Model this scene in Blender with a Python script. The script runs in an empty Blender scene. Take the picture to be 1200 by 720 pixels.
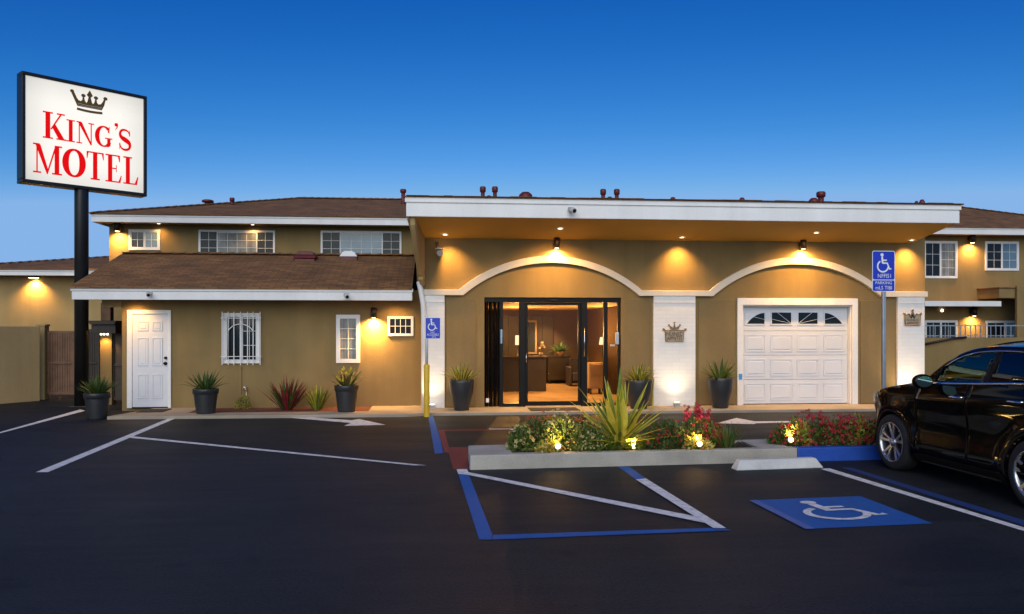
import bpy, bmesh, math, random
from mathutils import Vector, Matrix
R = math.radians
C = bpy.context.scene.collection
scene = bpy.context.scene

# ------------------------------------------------------------------ camera, sky, sun, exposure
TH = R(5.3)
CAMH = 1.75
FPX = 950.0
HOR = 385.0
cam_d = bpy.data.cameras.new('camera')
cam = bpy.data.objects.new('camera', cam_d)
C.objects.link(cam)
cam.location = (0, 0, CAMH)
cam.rotation_euler = (R(90), 0, -TH)
cam_d.sensor_width = 36
cam_d.lens = 36 * FPX / 1200
cam_d.shift_y = (HOR - 360) / 1200
cam_d.clip_end = 2000
scene.camera = cam

world = bpy.data.worlds.new('World')
scene.world = world
world.use_nodes = True
wn = world.node_tree.nodes
wl = world.node_tree.links
wbg = wn['Background']
sky = wn.new('ShaderNodeTexSky')
sky.sky_type = 'NISHITA'
sky.sun_disc = False
SUN_EL, SUN_ROT = R(30), R(190)
sky.sun_elevation = SUN_EL
sky.sun_rotation = SUN_ROT
sky.ozone_density = 6
sky.air_density = 1.0
sky.dust_density = 0.0
SKY_STRENGTH = 0.1
# dusk grading of the sky: a power curve per channel deepens the blue towards the zenith
wsc = wn.new('ShaderNodeVectorMath'); wsc.operation = 'SCALE'; wsc.inputs['Scale'].default_value = 0.1
wsp = wn.new('ShaderNodeSeparateXYZ'); wcb = wn.new('ShaderNodeCombineXYZ')
wl.new(sky.outputs[0], wsc.inputs[0]); wl.new(wsc.outputs[0], wsp.inputs[0])
for ax, g_, k_ in (('X', 3.8, 30.0), ('Y', 1.8, 1.55), ('Z', 1.1, 1.07)):
    p_ = wn.new('ShaderNodeMath'); p_.operation = 'POWER'; p_.inputs[1].default_value = g_
    q_ = wn.new('ShaderNodeMath'); q_.operation = 'MULTIPLY'; q_.inputs[1].default_value = k_ / SKY_STRENGTH
    wl.new(wsp.outputs[ax], p_.inputs[0]); mn_ = wn.new('ShaderNodeMath'); mn_.operation = 'MINIMUM'; mn_.inputs[1].default_value = {'X': .24, 'Y': .455, 'Z': .81}[ax] / SKY_STRENGTH
    wl.new(p_.outputs[0], q_.inputs[0]); wl.new(q_.outputs[0], mn_.inputs[0]); wl.new(mn_.outputs[0], wcb.inputs[ax])
wl.new(wcb.outputs[0], wbg.inputs['Color'])
wbg.inputs['Strength'].default_value = SKY_STRENGTH

sun_d = bpy.data.lights.new('sun', 'SUN')
sun_d.energy = 2.2
sun_d.angle = R(60)
sun_d.color = (1.0, 0.95, 0.78)
sun = bpy.data.objects.new('sun', sun_d)
C.objects.link(sun)
# direction towards the sun in the sky texture: rotation measured from +Y clockwise
sdir = Vector((math.sin(SUN_ROT) * math.cos(SUN_EL), math.cos(SUN_ROT) * math.cos(SUN_EL), math.sin(SUN_EL)))
sun.rotation_euler = sdir.to_track_quat('Z', 'Y').to_euler()

scene.view_settings.view_transform = 'Standard'
scene.view_settings.look = 'None'
scene.view_settings.exposure = 0.0
scene.view_settings.gamma = 1.0
scene.render.engine = 'CYCLES'
scene.cycles.use_denoising = True
scene.cycles.max_bounces = 8
scene.cycles.sample_clamp_indirect = 4.0

# ------------------------------------------------------------------ measuring helpers (photo pixel -> world)
CT, ST = math.cos(TH), math.sin(TH)

def ray(px, py):
    s = (px - 600) / FPX
    return Vector((ST + s * CT, CT - s * ST, (HOR - py) / FPX))

def G(px, py, z=0.0):
    r = ray(px, py)
    t = (z - CAMH) / r.z
    return Vector((r.x * t, r.y * t, z))

def F(px, py, Y):
    r = ray(px, py)
    t = Y / r.y
    return (r.x * t, CAMH + r.z * t)

def FX(px, Y):
    return F(px, 385, Y)[0]

# ------------------------------------------------------------------ materials
MATS = {}

def pm(name, col, rough=0.6, metal=0.0, var=0.12, vscale=3.0, fine=0.0, bump=0.0, bscale=60.0,
       coat=0.0, spec=0.5, emit=None, estr=0.0, trans=0.0, rvar=0.0, streak=0.0, sscale=(2.2, 2.2, .22)):
    m = bpy.data.materials.new(name)
    m.use_nodes = True
    n, l = m.node_tree.nodes, m.node_tree.links
    b = n['Principled BSDF']
    b.inputs['Roughness'].default_value = rough
    b.inputs['Metallic'].default_value = metal
    b.inputs['Specular IOR Level'].default_value = spec
    b.inputs['Coat Weight'].default_value = coat
    tc = n.new('ShaderNodeTexCoord')
    nz = n.new('ShaderNodeTexNoise'); nz.inputs['Scale'].default_value = vscale; nz.inputs['Detail'].default_value = 6
    l.new(tc.outputs['Object'], nz.inputs['Vector'])
    mr = n.new('ShaderNodeMapRange'); mr.inputs['From Min'].default_value = 0.3; mr.inputs['From Max'].default_value = 0.7
    mr.inputs['To Min'].default_value = 1 - var; mr.inputs['To Max'].default_value = 1 + var
    l.new(nz.outputs['Fac'], mr.inputs['Value'])
    last = mr.outputs[0]
    if fine > 0:
        n2 = n.new('ShaderNodeTexNoise'); n2.inputs['Scale'].default_value = bscale; n2.inputs['Detail'].default_value = 3
        l.new(tc.outputs['Object'], n2.inputs['Vector'])
        m2 = n.new('ShaderNodeMapRange'); m2.inputs['From Min'].default_value = 0.3; m2.inputs['From Max'].default_value = 0.7
        m2.inputs['To Min'].default_value = 1 - fine; m2.inputs['To Max'].default_value = 1 + fine
        l.new(n2.outputs['Fac'], m2.inputs['Value'])
        mm = n.new('ShaderNodeMath'); mm.operation = 'MULTIPLY'
        l.new(last, mm.inputs[0]); l.new(m2.outputs[0], mm.inputs[1]); last = mm.outputs[0]
    if streak > 0:
        mp = n.new('ShaderNodeMapping'); mp.inputs['Scale'].default_value = sscale
        l.new(tc.outputs['Object'], mp.inputs['Vector'])
        ns = n.new('ShaderNodeTexNoise'); ns.inputs['Scale'].default_value = 1.0; ns.inputs['Detail'].default_value = 7; ns.inputs['Roughness'].default_value = .65
        l.new(mp.outputs[0], ns.inputs['Vector'])
        ms = n.new('ShaderNodeMapRange'); ms.inputs['From Min'].default_value = 0.3; ms.inputs['From Max'].default_value = 0.7
        ms.inputs['To Min'].default_value = 1 - streak; ms.inputs['To Max'].default_value = 1 + streak
        l.new(ns.outputs['Fac'], ms.inputs['Value'])
        mk = n.new('ShaderNodeMath'); mk.operation = 'MULTIPLY'
        l.new(last, mk.inputs[0]); l.new(ms.outputs[0], mk.inputs[1]); last = mk.outputs[0]
    vm = n.new('ShaderNodeVectorMath'); vm.operation = 'SCALE'
    vm.inputs[0].default_value = col[:3]
    l.new(last, vm.inputs['Scale'])
    l.new(vm.outputs[0], b.inputs['Base Color'])
    if rvar > 0:
        m3 = n.new('ShaderNodeMapRange'); m3.inputs['From Min'].default_value = 0.3; m3.inputs['From Max'].default_value = 0.7
        m3.inputs['To Min'].default_value = rough - rvar; m3.inputs['To Max'].default_value = rough + rvar
        l.new(nz.outputs['Fac'], m3.inputs['Value']); l.new(m3.outputs[0], b.inputs['Roughness'])
    if bump > 0:
        n4 = n.new('ShaderNodeTexNoise'); n4.inputs['Scale'].default_value = bscale; n4.inputs['Detail'].default_value = 4
        l.new(tc.outputs['Object'], n4.inputs['Vector'])
        bp = n.new('ShaderNodeBump'); bp.inputs['Strength'].default_value = bump; bp.inputs['Distance'].default_value = 0.01
        l.new(n4.outputs['Fac'], bp.inputs['Height']); l.new(bp.outputs[0], b.inputs['Normal'])
    if emit:
        b.inputs['Emission Color'].default_value = (*emit, 1); b.inputs['Emission Strength'].default_value = estr
    if trans > 0:
        out = n['Material Output']
        tl = n.new('ShaderNodeBsdfTranslucent'); l.new(vm.outputs[0], tl.inputs['Color'])
        mx = n.new('ShaderNodeMixShader'); mx.inputs[0].default_value = trans
        l.new(b.outputs[0], mx.inputs[1]); l.new(tl.outputs[0], mx.inputs[2]); l.new(mx.outputs[0], out.inputs['Surface'])
    MATS[name] = m
    return m

def brickmat(name, c1, c2, cm, w, h, mortar, rough=0.8, bump=0.6, offset=0.5, var=0.25):
    m = bpy.data.materials.new(name)
    m.use_nodes = True
    n, l = m.node_tree.nodes, m.node_tree.links
    b = n['Principled BSDF']; b.inputs['Roughness'].default_value = rough
    uv = n.new('ShaderNodeUVMap')
    br = n.new('ShaderNodeTexBrick')
    br.offset = offset
    br.inputs['Scale'].default_value = 1.0
    br.inputs['Brick Width'].default_value = w
    br.inputs['Row Height'].default_value = h
    br.inputs['Mortar Size'].default_value = mortar
    br.inputs['Mortar Smooth'].default_value = 0.2
    br.inputs['Color1'].default_value = (*c1, 1); br.inputs['Color2'].default_value = (*c2, 1); br.inputs['Mortar'].default_value = (*cm, 1)
    l.new(uv.outputs[0], br.inputs['Vector'])
    nz = n.new('ShaderNodeTexNoise'); nz.inputs['Scale'].default_value = 1.3; nz.inputs['Detail'].default_value = 8
    nz.inputs['Roughness'].default_value = 0.7
    l.new(uv.outputs[0], nz.inputs['Vector'])
    mr = n.new('ShaderNodeMapRange'); mr.inputs['From Min'].default_value = 0.3; mr.inputs['From Max'].default_value = 0.7
    mr.inputs['To Min'].default_value = 1 - var; mr.inputs['To Max'].default_value = 1 + var
    l.new(nz.outputs['Fac'], mr.inputs['Value'])
    vm = n.new('ShaderNodeVectorMath'); vm.operation = 'SCALE'
    l.new(br.outputs['Color'], vm.inputs[0]); l.new(mr.outputs[0], vm.inputs['Scale'])
    l.new(vm.outputs[0], b.inputs['Base Color'])
    bp = n.new('ShaderNodeBump'); bp.inputs['Strength'].default_value = bump; bp.inputs['Distance'].default_value = 0.012
    bp.invert = True
    l.new(br.outputs['Fac'], bp.inputs['Height']); l.new(bp.outputs[0], b.inputs['Normal'])
    MATS[name] = m
    return m

def emat(name, col, s):
    m = bpy.data.materials.new(name); m.use_nodes = True
    n, l = m.node_tree.nodes, m.node_tree.links
    n.remove(n['Principled BSDF'])
    e = n.new('ShaderNodeEmission'); e.inputs[0].default_value = (*col, 1); e.inputs[1].default_value = s
    l.new(e.outputs[0], n['Material Output'].inputs['Surface'])
    MATS[name] = m
    return m

def glassmat(name, tint, gloss=0.0, rough=0.02, ior=1.45, gain=1.0):
    m = bpy.data.materials.new(name); m.use_nodes = True
    n, l = m.node_tree.nodes, m.node_tree.links
    n.remove(n['Principled BSDF'])
    t = n.new('ShaderNodeBsdfTransparent'); t.inputs[0].default_value = (*tint, 1)
    g = n.new('ShaderNodeBsdfGlossy'); g.inputs['Roughness'].default_value = rough
    fr = n.new('ShaderNodeFresnel'); fr.inputs['IOR'].default_value = ior
    ad = n.new('ShaderNodeMath'); ad.operation = 'MULTIPLY_ADD'; ad.inputs[1].default_value = gain; ad.inputs[2].default_value = gloss
    ad.use_clamp = True
    l.new(fr.outputs[0], ad.inputs[0])
    mx = n.new('ShaderNodeMixShader')
    l.new(ad.outputs[0], mx.inputs[0]); l.new(t.outputs[0], mx.inputs[1]); l.new(g.outputs[0], mx.inputs[2])
    l.new(mx.outputs[0], n['Material Output'].inputs['Surface'])
    MATS[name] = m
    return m

def asphaltmat(name):
    m = bpy.data.materials.new(name); m.use_nodes = True
    n, l = m.node_tree.nodes, m.node_tree.links
    b = n['Principled BSDF']
    tc = n.new('ShaderNodeTexCoord')
    def noise(scale, det=6, rg=0.6, vec=None):
        z = n.new('ShaderNodeTexNoise'); z.inputs['Scale'].default_value = scale; z.inputs['Detail'].default_value = det
        z.inputs['Roughness'].default_value = rg
        l.new(vec or tc.outputs['Object'], z.inputs['Vector']); return z
    big = noise(0.35, 5)
    mp = n.new('ShaderNodeMapping'); mp.inputs['Scale'].default_value = (0.25, 1.4, 1)
    l.new(tc.outputs['Object'], mp.inputs['Vector'])
    streak = noise(0.9, 6, 0.65, mp.outputs[0])
    fine = noise(190, 2)
    def rng(z, a, c, f0=0.3, f1=0.7):
        r = n.new('ShaderNodeMapRange'); r.inputs['From Min'].default_value = f0; r.inputs['From Max'].default_value = f1
        r.inputs['To Min'].default_value = a; r.inputs['To Max'].default_value = c
        l.new(z.outputs['Fac'], r.inputs['Value']); return r.outputs[0]
    def mul(a, c):
        k = n.new('ShaderNodeMath'); k.operation = 'MULTIPLY'; l.new(a, k.inputs[0]); l.new(c, k.inputs[1]); return k.outputs[0]
    mid = noise(42, 3, 0.7)
    spot = noise(2.3, 4, 0.55)
    f = mul(mul(rng(big, 0.72, 1.28), rng(streak, 0.70, 1.35)), rng(fine, 0.4, 1.7))
    f = mul(mul(f, rng(mid, 0.50, 1.60)), rng(spot, 1.05, 0.62, 0.60, 0.75))
    vm = n.new('ShaderNodeVectorMath'); vm.operation = 'SCALE'; vm.inputs[0].default_value = (0.0155, 0.0175, 0.0195)
    l.new(f, vm.inputs['Scale']); l.new(vm.outputs[0], b.inputs['Base Color'])
    l.new(rng(streak, 0.50, 0.72), b.inputs['Roughness'])
    b.inputs['Specular IOR Level'].default_value = 0.17
    bp = n.new('ShaderNodeBump'); bp.inputs['Strength'].default_value = 0.35; bp.inputs['Distance'].default_value = 0.006
    l.new(fine.outputs['Fac'], bp.inputs['Height'])
    b2 = n.new('ShaderNodeBump'); b2.inputs['Strength'].default_value = 0.5; b2.inputs['Distance'].default_value = 0.012
    l.new(mid.outputs['Fac'], b2.inputs['Height']); l.new(bp.outputs[0], b2.inputs['Normal']); l.new(b2.outputs[0], b.inputs['Normal'])
    MATS[name] = m
    return m

def paintmat(name, col, wear=0.35, rough=0.65):
    """road paint, worn through to the asphalt in small spots"""
    m = bpy.data.materials.new(name); m.use_nodes = True
    n, l = m.node_tree.nodes, m.node_tree.links
    b = n['Principled BSDF']; b.inputs['Roughness'].default_value = rough
    b.inputs['Specular IOR Level'].default_value = 0.3
    tc = n.new('ShaderNodeTexCoord')
    z = n.new('ShaderNodeTexNoise'); z.inputs['Scale'].default_value = 9; z.inputs['Detail'].default_value = 9; z.inputs['Roughness'].default_value = 0.75
    l.new(tc.outputs['Object'], z.inputs['Vector'])
    r = n.new('ShaderNodeMapRange'); r.inputs['From Min'].default_value = 0.46; r.inputs['From Max'].default_value = 0.70
    r.inputs['To Min'].default_value = 0.0; r.inputs['To Max'].default_value = wear
    l.new(z.outputs['Fac'], r.inputs['Value'])
    mx = n.new('ShaderNodeMix'); mx.data_type = 'RGBA'
    mx.inputs['A'].default_value = (*col, 1); mx.inputs['B'].default_value = (0.05, 0.05, 0.05, 1)
    l.new(r.outputs[0], mx.inputs['Factor']); l.new(mx.outputs['Result'], b.inputs['Base Color'])
    z2 = n.new('ShaderNodeTexNoise'); z2.inputs['Scale'].default_value = 190
    l.new(tc.outputs['Object'], z2.inputs['Vector'])
    bp = n.new('ShaderNodeBump'); bp.inputs['Strength'].default_value = 0.25; bp.inputs['Distance'].default_value = 0.005
    l.new(z2.outputs['Fac'], bp.inputs['Height']); l.new(bp.outputs[0], b.inputs['Normal'])
    MATS[name] = m
    return m

M = MATS
asphaltmat('asphalt')
pm('stucco', (0.235, 0.158, 0.060), 0.9, var=0.13, vscale=0.9, fine=0.10, bump=0.45, bscale=70, streak=0.10)
pm('stucco_panel', (0.205, 0.140, 0.058), 0.9, var=0.08, vscale=1.1, fine=0.10, bump=0.45, bscale=70, streak=0.10)
pm('stucco_lit', (0.50, 0.345, 0.16), 0.9, var=0.12, vscale=0.8, fine=0.08, bump=0.4, bscale=60, streak=0.10)  # stucco tone raised and warmed: lamp light on the boundary wall put into colour
pm('stucco_pale', (0.38, 0.265, 0.11), 0.9, var=0.12, vscale=0.8, fine=0.08, bump=0.4, bscale=60, streak=0.10)
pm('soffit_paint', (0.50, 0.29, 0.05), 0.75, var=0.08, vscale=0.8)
pm('white_paint', (0.74, 0.73, 0.72), 0.5, var=0.05, vscale=2, fine=0.03, bscale=30, streak=0.06)
pm('white_bright', (0.84, 0.83, 0.82), 0.5, var=0.04, vscale=2, fine=0.03, bscale=30, streak=0.06)
pm('cream_trim', (0.66, 0.60, 0.50), 0.6, var=0.06, vscale=3, fine=0.04, bscale=50, bump=0.15)
pm('door_white', (0.62, 0.64, 0.68), 0.4, var=0.04, vscale=2)
brickmat('white_brick', (0.70, 0.69, 0.68), (0.74, 0.73, 0.72), (0.66, 0.65, 0.64), 0.30, 0.085, 0.005, 0.7, 0.28, var=0.06)
brickmat('shingle', (0.26, 0.122, 0.036), (0.15, 0.070, 0.022), (0.08, 0.039, 0.014), 0.28, 0.11, 0.008, 0.9, 0.8, var=0.3)
pm('ridge_shingle', (0.19, 0.095, 0.042), 0.9, var=0.3, vscale=4, bump=0.5, bscale=30)
pm('black_metal', (0.005, 0.005, 0.0055), 0.38, 0.0, var=0.15, spec=0.2)
pm('bronze_dark', (0.045, 0.032, 0.024), 0.45, 0.6, var=0.2, vscale=6)
pm('pole_black', (0.016, 0.015, 0.015), 0.38, 0.2, var=0.2, vscale=2)
pm('red_vent', (0.12, 0.016, 0.016), 0.5, var=0.25, vscale=8)
pm('dome_white', (0.7, 0.72, 0.75), 0.25, var=0.05)
pm('concrete', (0.36, 0.34, 0.30), 0.85, var=0.18, vscale=2.5, fine=0.10, bump=0.25, bscale=80, streak=0.06)
pm('sidewalk_concrete', (0.31, 0.26, 0.20), 0.75, var=0.16, vscale=1.6, fine=0.08, bump=0.2, bscale=80)
pm('kerb_blue', (0.015, 0.075, 0.42), 0.5, var=0.15, vscale=5, fine=0.08, bscale=60, bump=0.2)
pm('soil', (0.028, 0.018, 0.012), 0.95, var=0.4, vscale=20, fine=0.4, bump=1.0, bscale=45)
pm('mulch', (0.11, 0.032, 0.022), 0.95, var=0.4, vscale=18, fine=0.4, bump=1.0, bscale=40)
paintmat('line_white', (0.78, 0.77, 0.76), 0.6)
paintmat('line_blue', (0.010, 0.105, 0.40), 0.4)
paintmat('line_blue_faded', (0.014, 0.045, 0.19), 0.8)
paintmat('line_blue_pale', (0.10, 0.16, 0.42), 0.5)
paintmat('paint_red', (0.20, 0.028, 0.026), 0.6)
pm('bollard_yellow', (0.62, 0.40, 0.02), 0.45, var=0.10, vscale=6, fine=0.05)
pm('pot_charcoal', (0.024, 0.025, 0.027), 0.42, var=0.12, vscale=4)
pm('galvanised', (0.45, 0.47, 0.50), 0.38, 0.8, var=0.12, vscale=10)
pm('pole_white', (0.62, 0.63, 0.66), 0.4, var=0.05)
pm('sign_blue', (0.010, 0.035, 0.50), 0.35, var=0.03)
pm('sign_white', (0.78, 0.79, 0.82), 0.4, var=0.02)
pm('bronze_plaque', (0.26, 0.185, 0.11), 0.42, 0.85, var=0.2, vscale=14)
pm('bronze_face', (0.40, 0.31, 0.21), 0.5, 0.3, var=0.15, vscale=14)
pm('crown_brown', (0.085, 0.052, 0.018), 0.5, var=0.25, vscale=12, emit=(0.055, 0.032, 0.012), estr=0.55, spec=0.1)
pm('letter_red', (0.40, 0.003, 0.004), 0.6, var=0.03, spec=0.1, emit=(0.72, 0.002, 0.003), estr=0.85)
pm('wood_brown', (0.15, 0.075, 0.042), 0.7, var=0.3, vscale=5)
pm('wood_dark', (0.028, 0.018, 0.013), 0.6, var=0.3, vscale=5)
pm('leaf_green', (0.070, 0.130, 0.026), 0.5, var=0.35, vscale=9, trans=0.25)
pm('leaf_deep', (0.036, 0.078, 0.020), 0.5, var=0.35, vscale=9, trans=0.25)
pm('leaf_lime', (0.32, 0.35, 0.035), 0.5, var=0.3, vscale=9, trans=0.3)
pm('agave_green', (0.34, 0.41, 0.03), 0.45, var=0.25, vscale=9, trans=0.3)
pm('agave_olive', (0.17, 0.25, 0.025), 0.45, var=0.25, vscale=9, trans=0.3)
pm('agave_edge', (0.78, 0.62, 0.07), 0.45, var=0.15, vscale=9, trans=0.3)
pm('leaf_mid', (0.13, 0.21, 0.03), 0.5, var=0.3, vscale=9, trans=0.3)
pm('leaf_fresh', (0.26, 0.36, 0.04), 0.5, var=0.3, vscale=9, trans=0.3)
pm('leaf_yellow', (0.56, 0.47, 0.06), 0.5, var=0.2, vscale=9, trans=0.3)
pm('leaf_red', (0.22, 0.022, 0.030), 0.5, var=0.35, vscale=9, trans=0.25)
pm('leaf_olive', (0.13, 0.15, 0.03), 0.5, var=0.35, vscale=9, trans=0.25)
pm('flower_red', (0.42, 0.018, 0.030), 0.6, var=0.3, vscale=15, trans=0.3)
pm('flower_pink', (0.55, 0.03, 0.10), 0.6, var=0.3, vscale=15, trans=0.3)
pm('flower_orange', (0.60, 0.13, 0.03), 0.6, var=0.3, vscale=15, trans=0.3)
pm('flower_cream', (0.65, 0.55, 0.22), 0.6, var=0.2, vscale=15, trans=0.3)
pm('pane_dark', (0.010, 0.012, 0.014), 0.06, var=0.1, spec=0.3)
pm('pane_screen', (0.020, 0.026, 0.028), 0.35, var=0.15, vscale=2, spec=0.3)
pm('pane_sky', (0.10, 0.17, 0.23), 0.10, var=0.25, vscale=1.2, spec=0.5)  # sky reflected in these panes is put into the base colour
pm('pane_curtain', (0.19, 0.20, 0.195), 0.25, var=0.4, vscale=2.5, spec=0.4, streak=0.55, sscale=(9, 9, .15))  # light and dark of the curtain folds put into the colour as streaks
pm('plastic_white', (0.50, 0.50, 0.49), 0.4, var=0.05)
pm('tape_blue', (0.06, 0.28, 0.62), 0.5, var=0.1)
pm('car_black', (0.003, 0.003, 0.0035), 0.07, 0.0, var=0.05, coat=0.0, spec=0.16)
pm('car_trim', (0.006, 0.006, 0.006), 0.55, spec=0.2, var=0.1)
pm('car_inside', (0.006, 0.006, 0.006), 0.7, var=0.1)
pm('chrome', (0.72, 0.72, 0.74), 0.12, 1.0, var=0.03)
pm('rim_silver', (0.55, 0.56, 0.58), 0.26, 0.95, var=0.08)
pm('tyre', (0.013, 0.013, 0.013), 0.8, var=0.2, vscale=12)
pm('lamp_glass', (0.55, 0.56, 0.58), 0.12, 0.2, var=0.1, vscale=15, coat=1.0)
pm('lamp_red', (0.3, 0.01, 0.01), 0.15, var=0.1, coat=1.0)
pm('mirror_glass', (0.13, 0.24, 0.28), 0.05, 1.0, var=0.02)
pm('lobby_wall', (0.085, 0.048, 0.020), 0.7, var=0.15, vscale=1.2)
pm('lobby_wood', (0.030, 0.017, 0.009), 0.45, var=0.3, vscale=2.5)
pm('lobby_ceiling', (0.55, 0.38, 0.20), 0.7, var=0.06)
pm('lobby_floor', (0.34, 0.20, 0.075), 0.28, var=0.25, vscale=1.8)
pm('furniture_dark', (0.022, 0.015, 0.011), 0.5, var=0.2)
pm('furniture_tan', (0.30, 0.20, 0.11), 0.6, var=0.15)
pm('orchid_white', (0.7, 0.62, 0.5), 0.6, var=0.1)
pm('doormat', (0.03, 0.027, 0.024), 0.95, var=0.3, vscale=20, bump=0.6, bscale=200)
WARM = (1.0, 0.53, 0.14)
LAMP = 5.0
emat('lens_warm', (1.0, 0.78, 0.42), 7.0)
emat('lens_soft', (1.0, 0.72, 0.36), 3.0)
emat('lens_white', (1.0, 0.86, 0.62), 9.0)
emat('shade_lit', (1.0, 0.72, 0.42), 2.2)
glassmat('door_glass', (0.88, 0.84, 0.78), 0.0, gain=0.35)
glassmat('car_glass', (0.58, 0.70, 0.54), 0.0, ior=1.5, gain=0.6)
glassmat('car_glass_dark', (0.10, 0.11, 0.12), 0.01, ior=1.6)

def signface(name):
    m = bpy.data.materials.new(name); m.use_nodes = True
    n, l = m.node_tree.nodes, m.node_tree.links
    b = n['Principled BSDF']
    b.inputs['Base Color'].default_value = (0.34, 0.33, 0.30, 1); b.inputs['Roughness'].default_value = 0.45; b.inputs['Specular IOR Level'].default_value = 0.2
    # tubes behind the acrylic: brighter in the middle of the box than at its rim
    tc = n.new('ShaderNodeTexCoord'); sp = n.new('ShaderNodeSeparateXYZ'); l.new(tc.outputs['Generated'], sp.inputs[0])
    nz = n.new('ShaderNodeTexNoise'); nz.inputs['Scale'].default_value = 1.2
    l.new(tc.outputs['Object'], nz.inputs['Vector'])
    def edge(o):
        a = n.new('ShaderNodeMath'); a.operation = 'SUBTRACT'; a.inputs[1].default_value = 0.5; l.new(o, a.inputs[0])
        c = n.new('ShaderNodeMath'); c.operation = 'ABSOLUTE'; l.new(a.outputs[0], c.inputs[0])
        r = n.new('ShaderNodeMapRange'); r.interpolation_type = 'SMOOTHSTEP'
        r.inputs['From Min'].default_value = 0.25; r.inputs['From Max'].default_value = 0.55; r.inputs['To Min'].default_value = 1.0; r.inputs['To Max'].default_value = 0.78
        l.new(c.outputs[0], r.inputs['Value']); return r.outputs[0]
    k = n.new('ShaderNodeMath'); k.operation = 'MULTIPLY'; l.new(edge(sp.outputs['X']), k.inputs[0]); l.new(edge(sp.outputs['Z']), k.inputs[1])
    k2 = n.new('ShaderNodeMath'); k2.operation = 'MULTIPLY'; k2.inputs[1].default_value = 0.86; l.new(k.outputs[0], k2.inputs[0])
    b.inputs['Emission Color'].default_value = (1.0, 0.95, 0.86, 1)
    l.new(k2.outputs[0], b.inputs['Emission Strength'])
    MATS[name] = m
signface('sign_face')

# ------------------------------------------------------------------ object helpers
ORG = {}

def tag(o, label=None, cat=None, group=None, kind=None):
    if label: o['label'] = label
    if cat: o['category'] = cat
    if group: o['group'] = group
    if kind: o['kind'] = kind
    return o

def thing(name, label, cat, loc=(0, 0, 0), rz=0.0, group=None):
    o = bpy.data.objects.new(name, None)
    C.objects.link(o)
    o.empty_display_size = 0.2
    o.location = loc
    o.rotation_euler = (0, 0, rz)
    ORG[o.name] = Vector(loc) if rz == 0.0 else Vector((0, 0, 0))
    return tag(o, label, cat, group)

def copy_tree(o, parent=None):
    c = o.copy()
    C.objects.link(c)
    if parent is not None:
        c.parent = parent
    for ch in list(o.children):
        copy_tree(ch, c)
    return c

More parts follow.
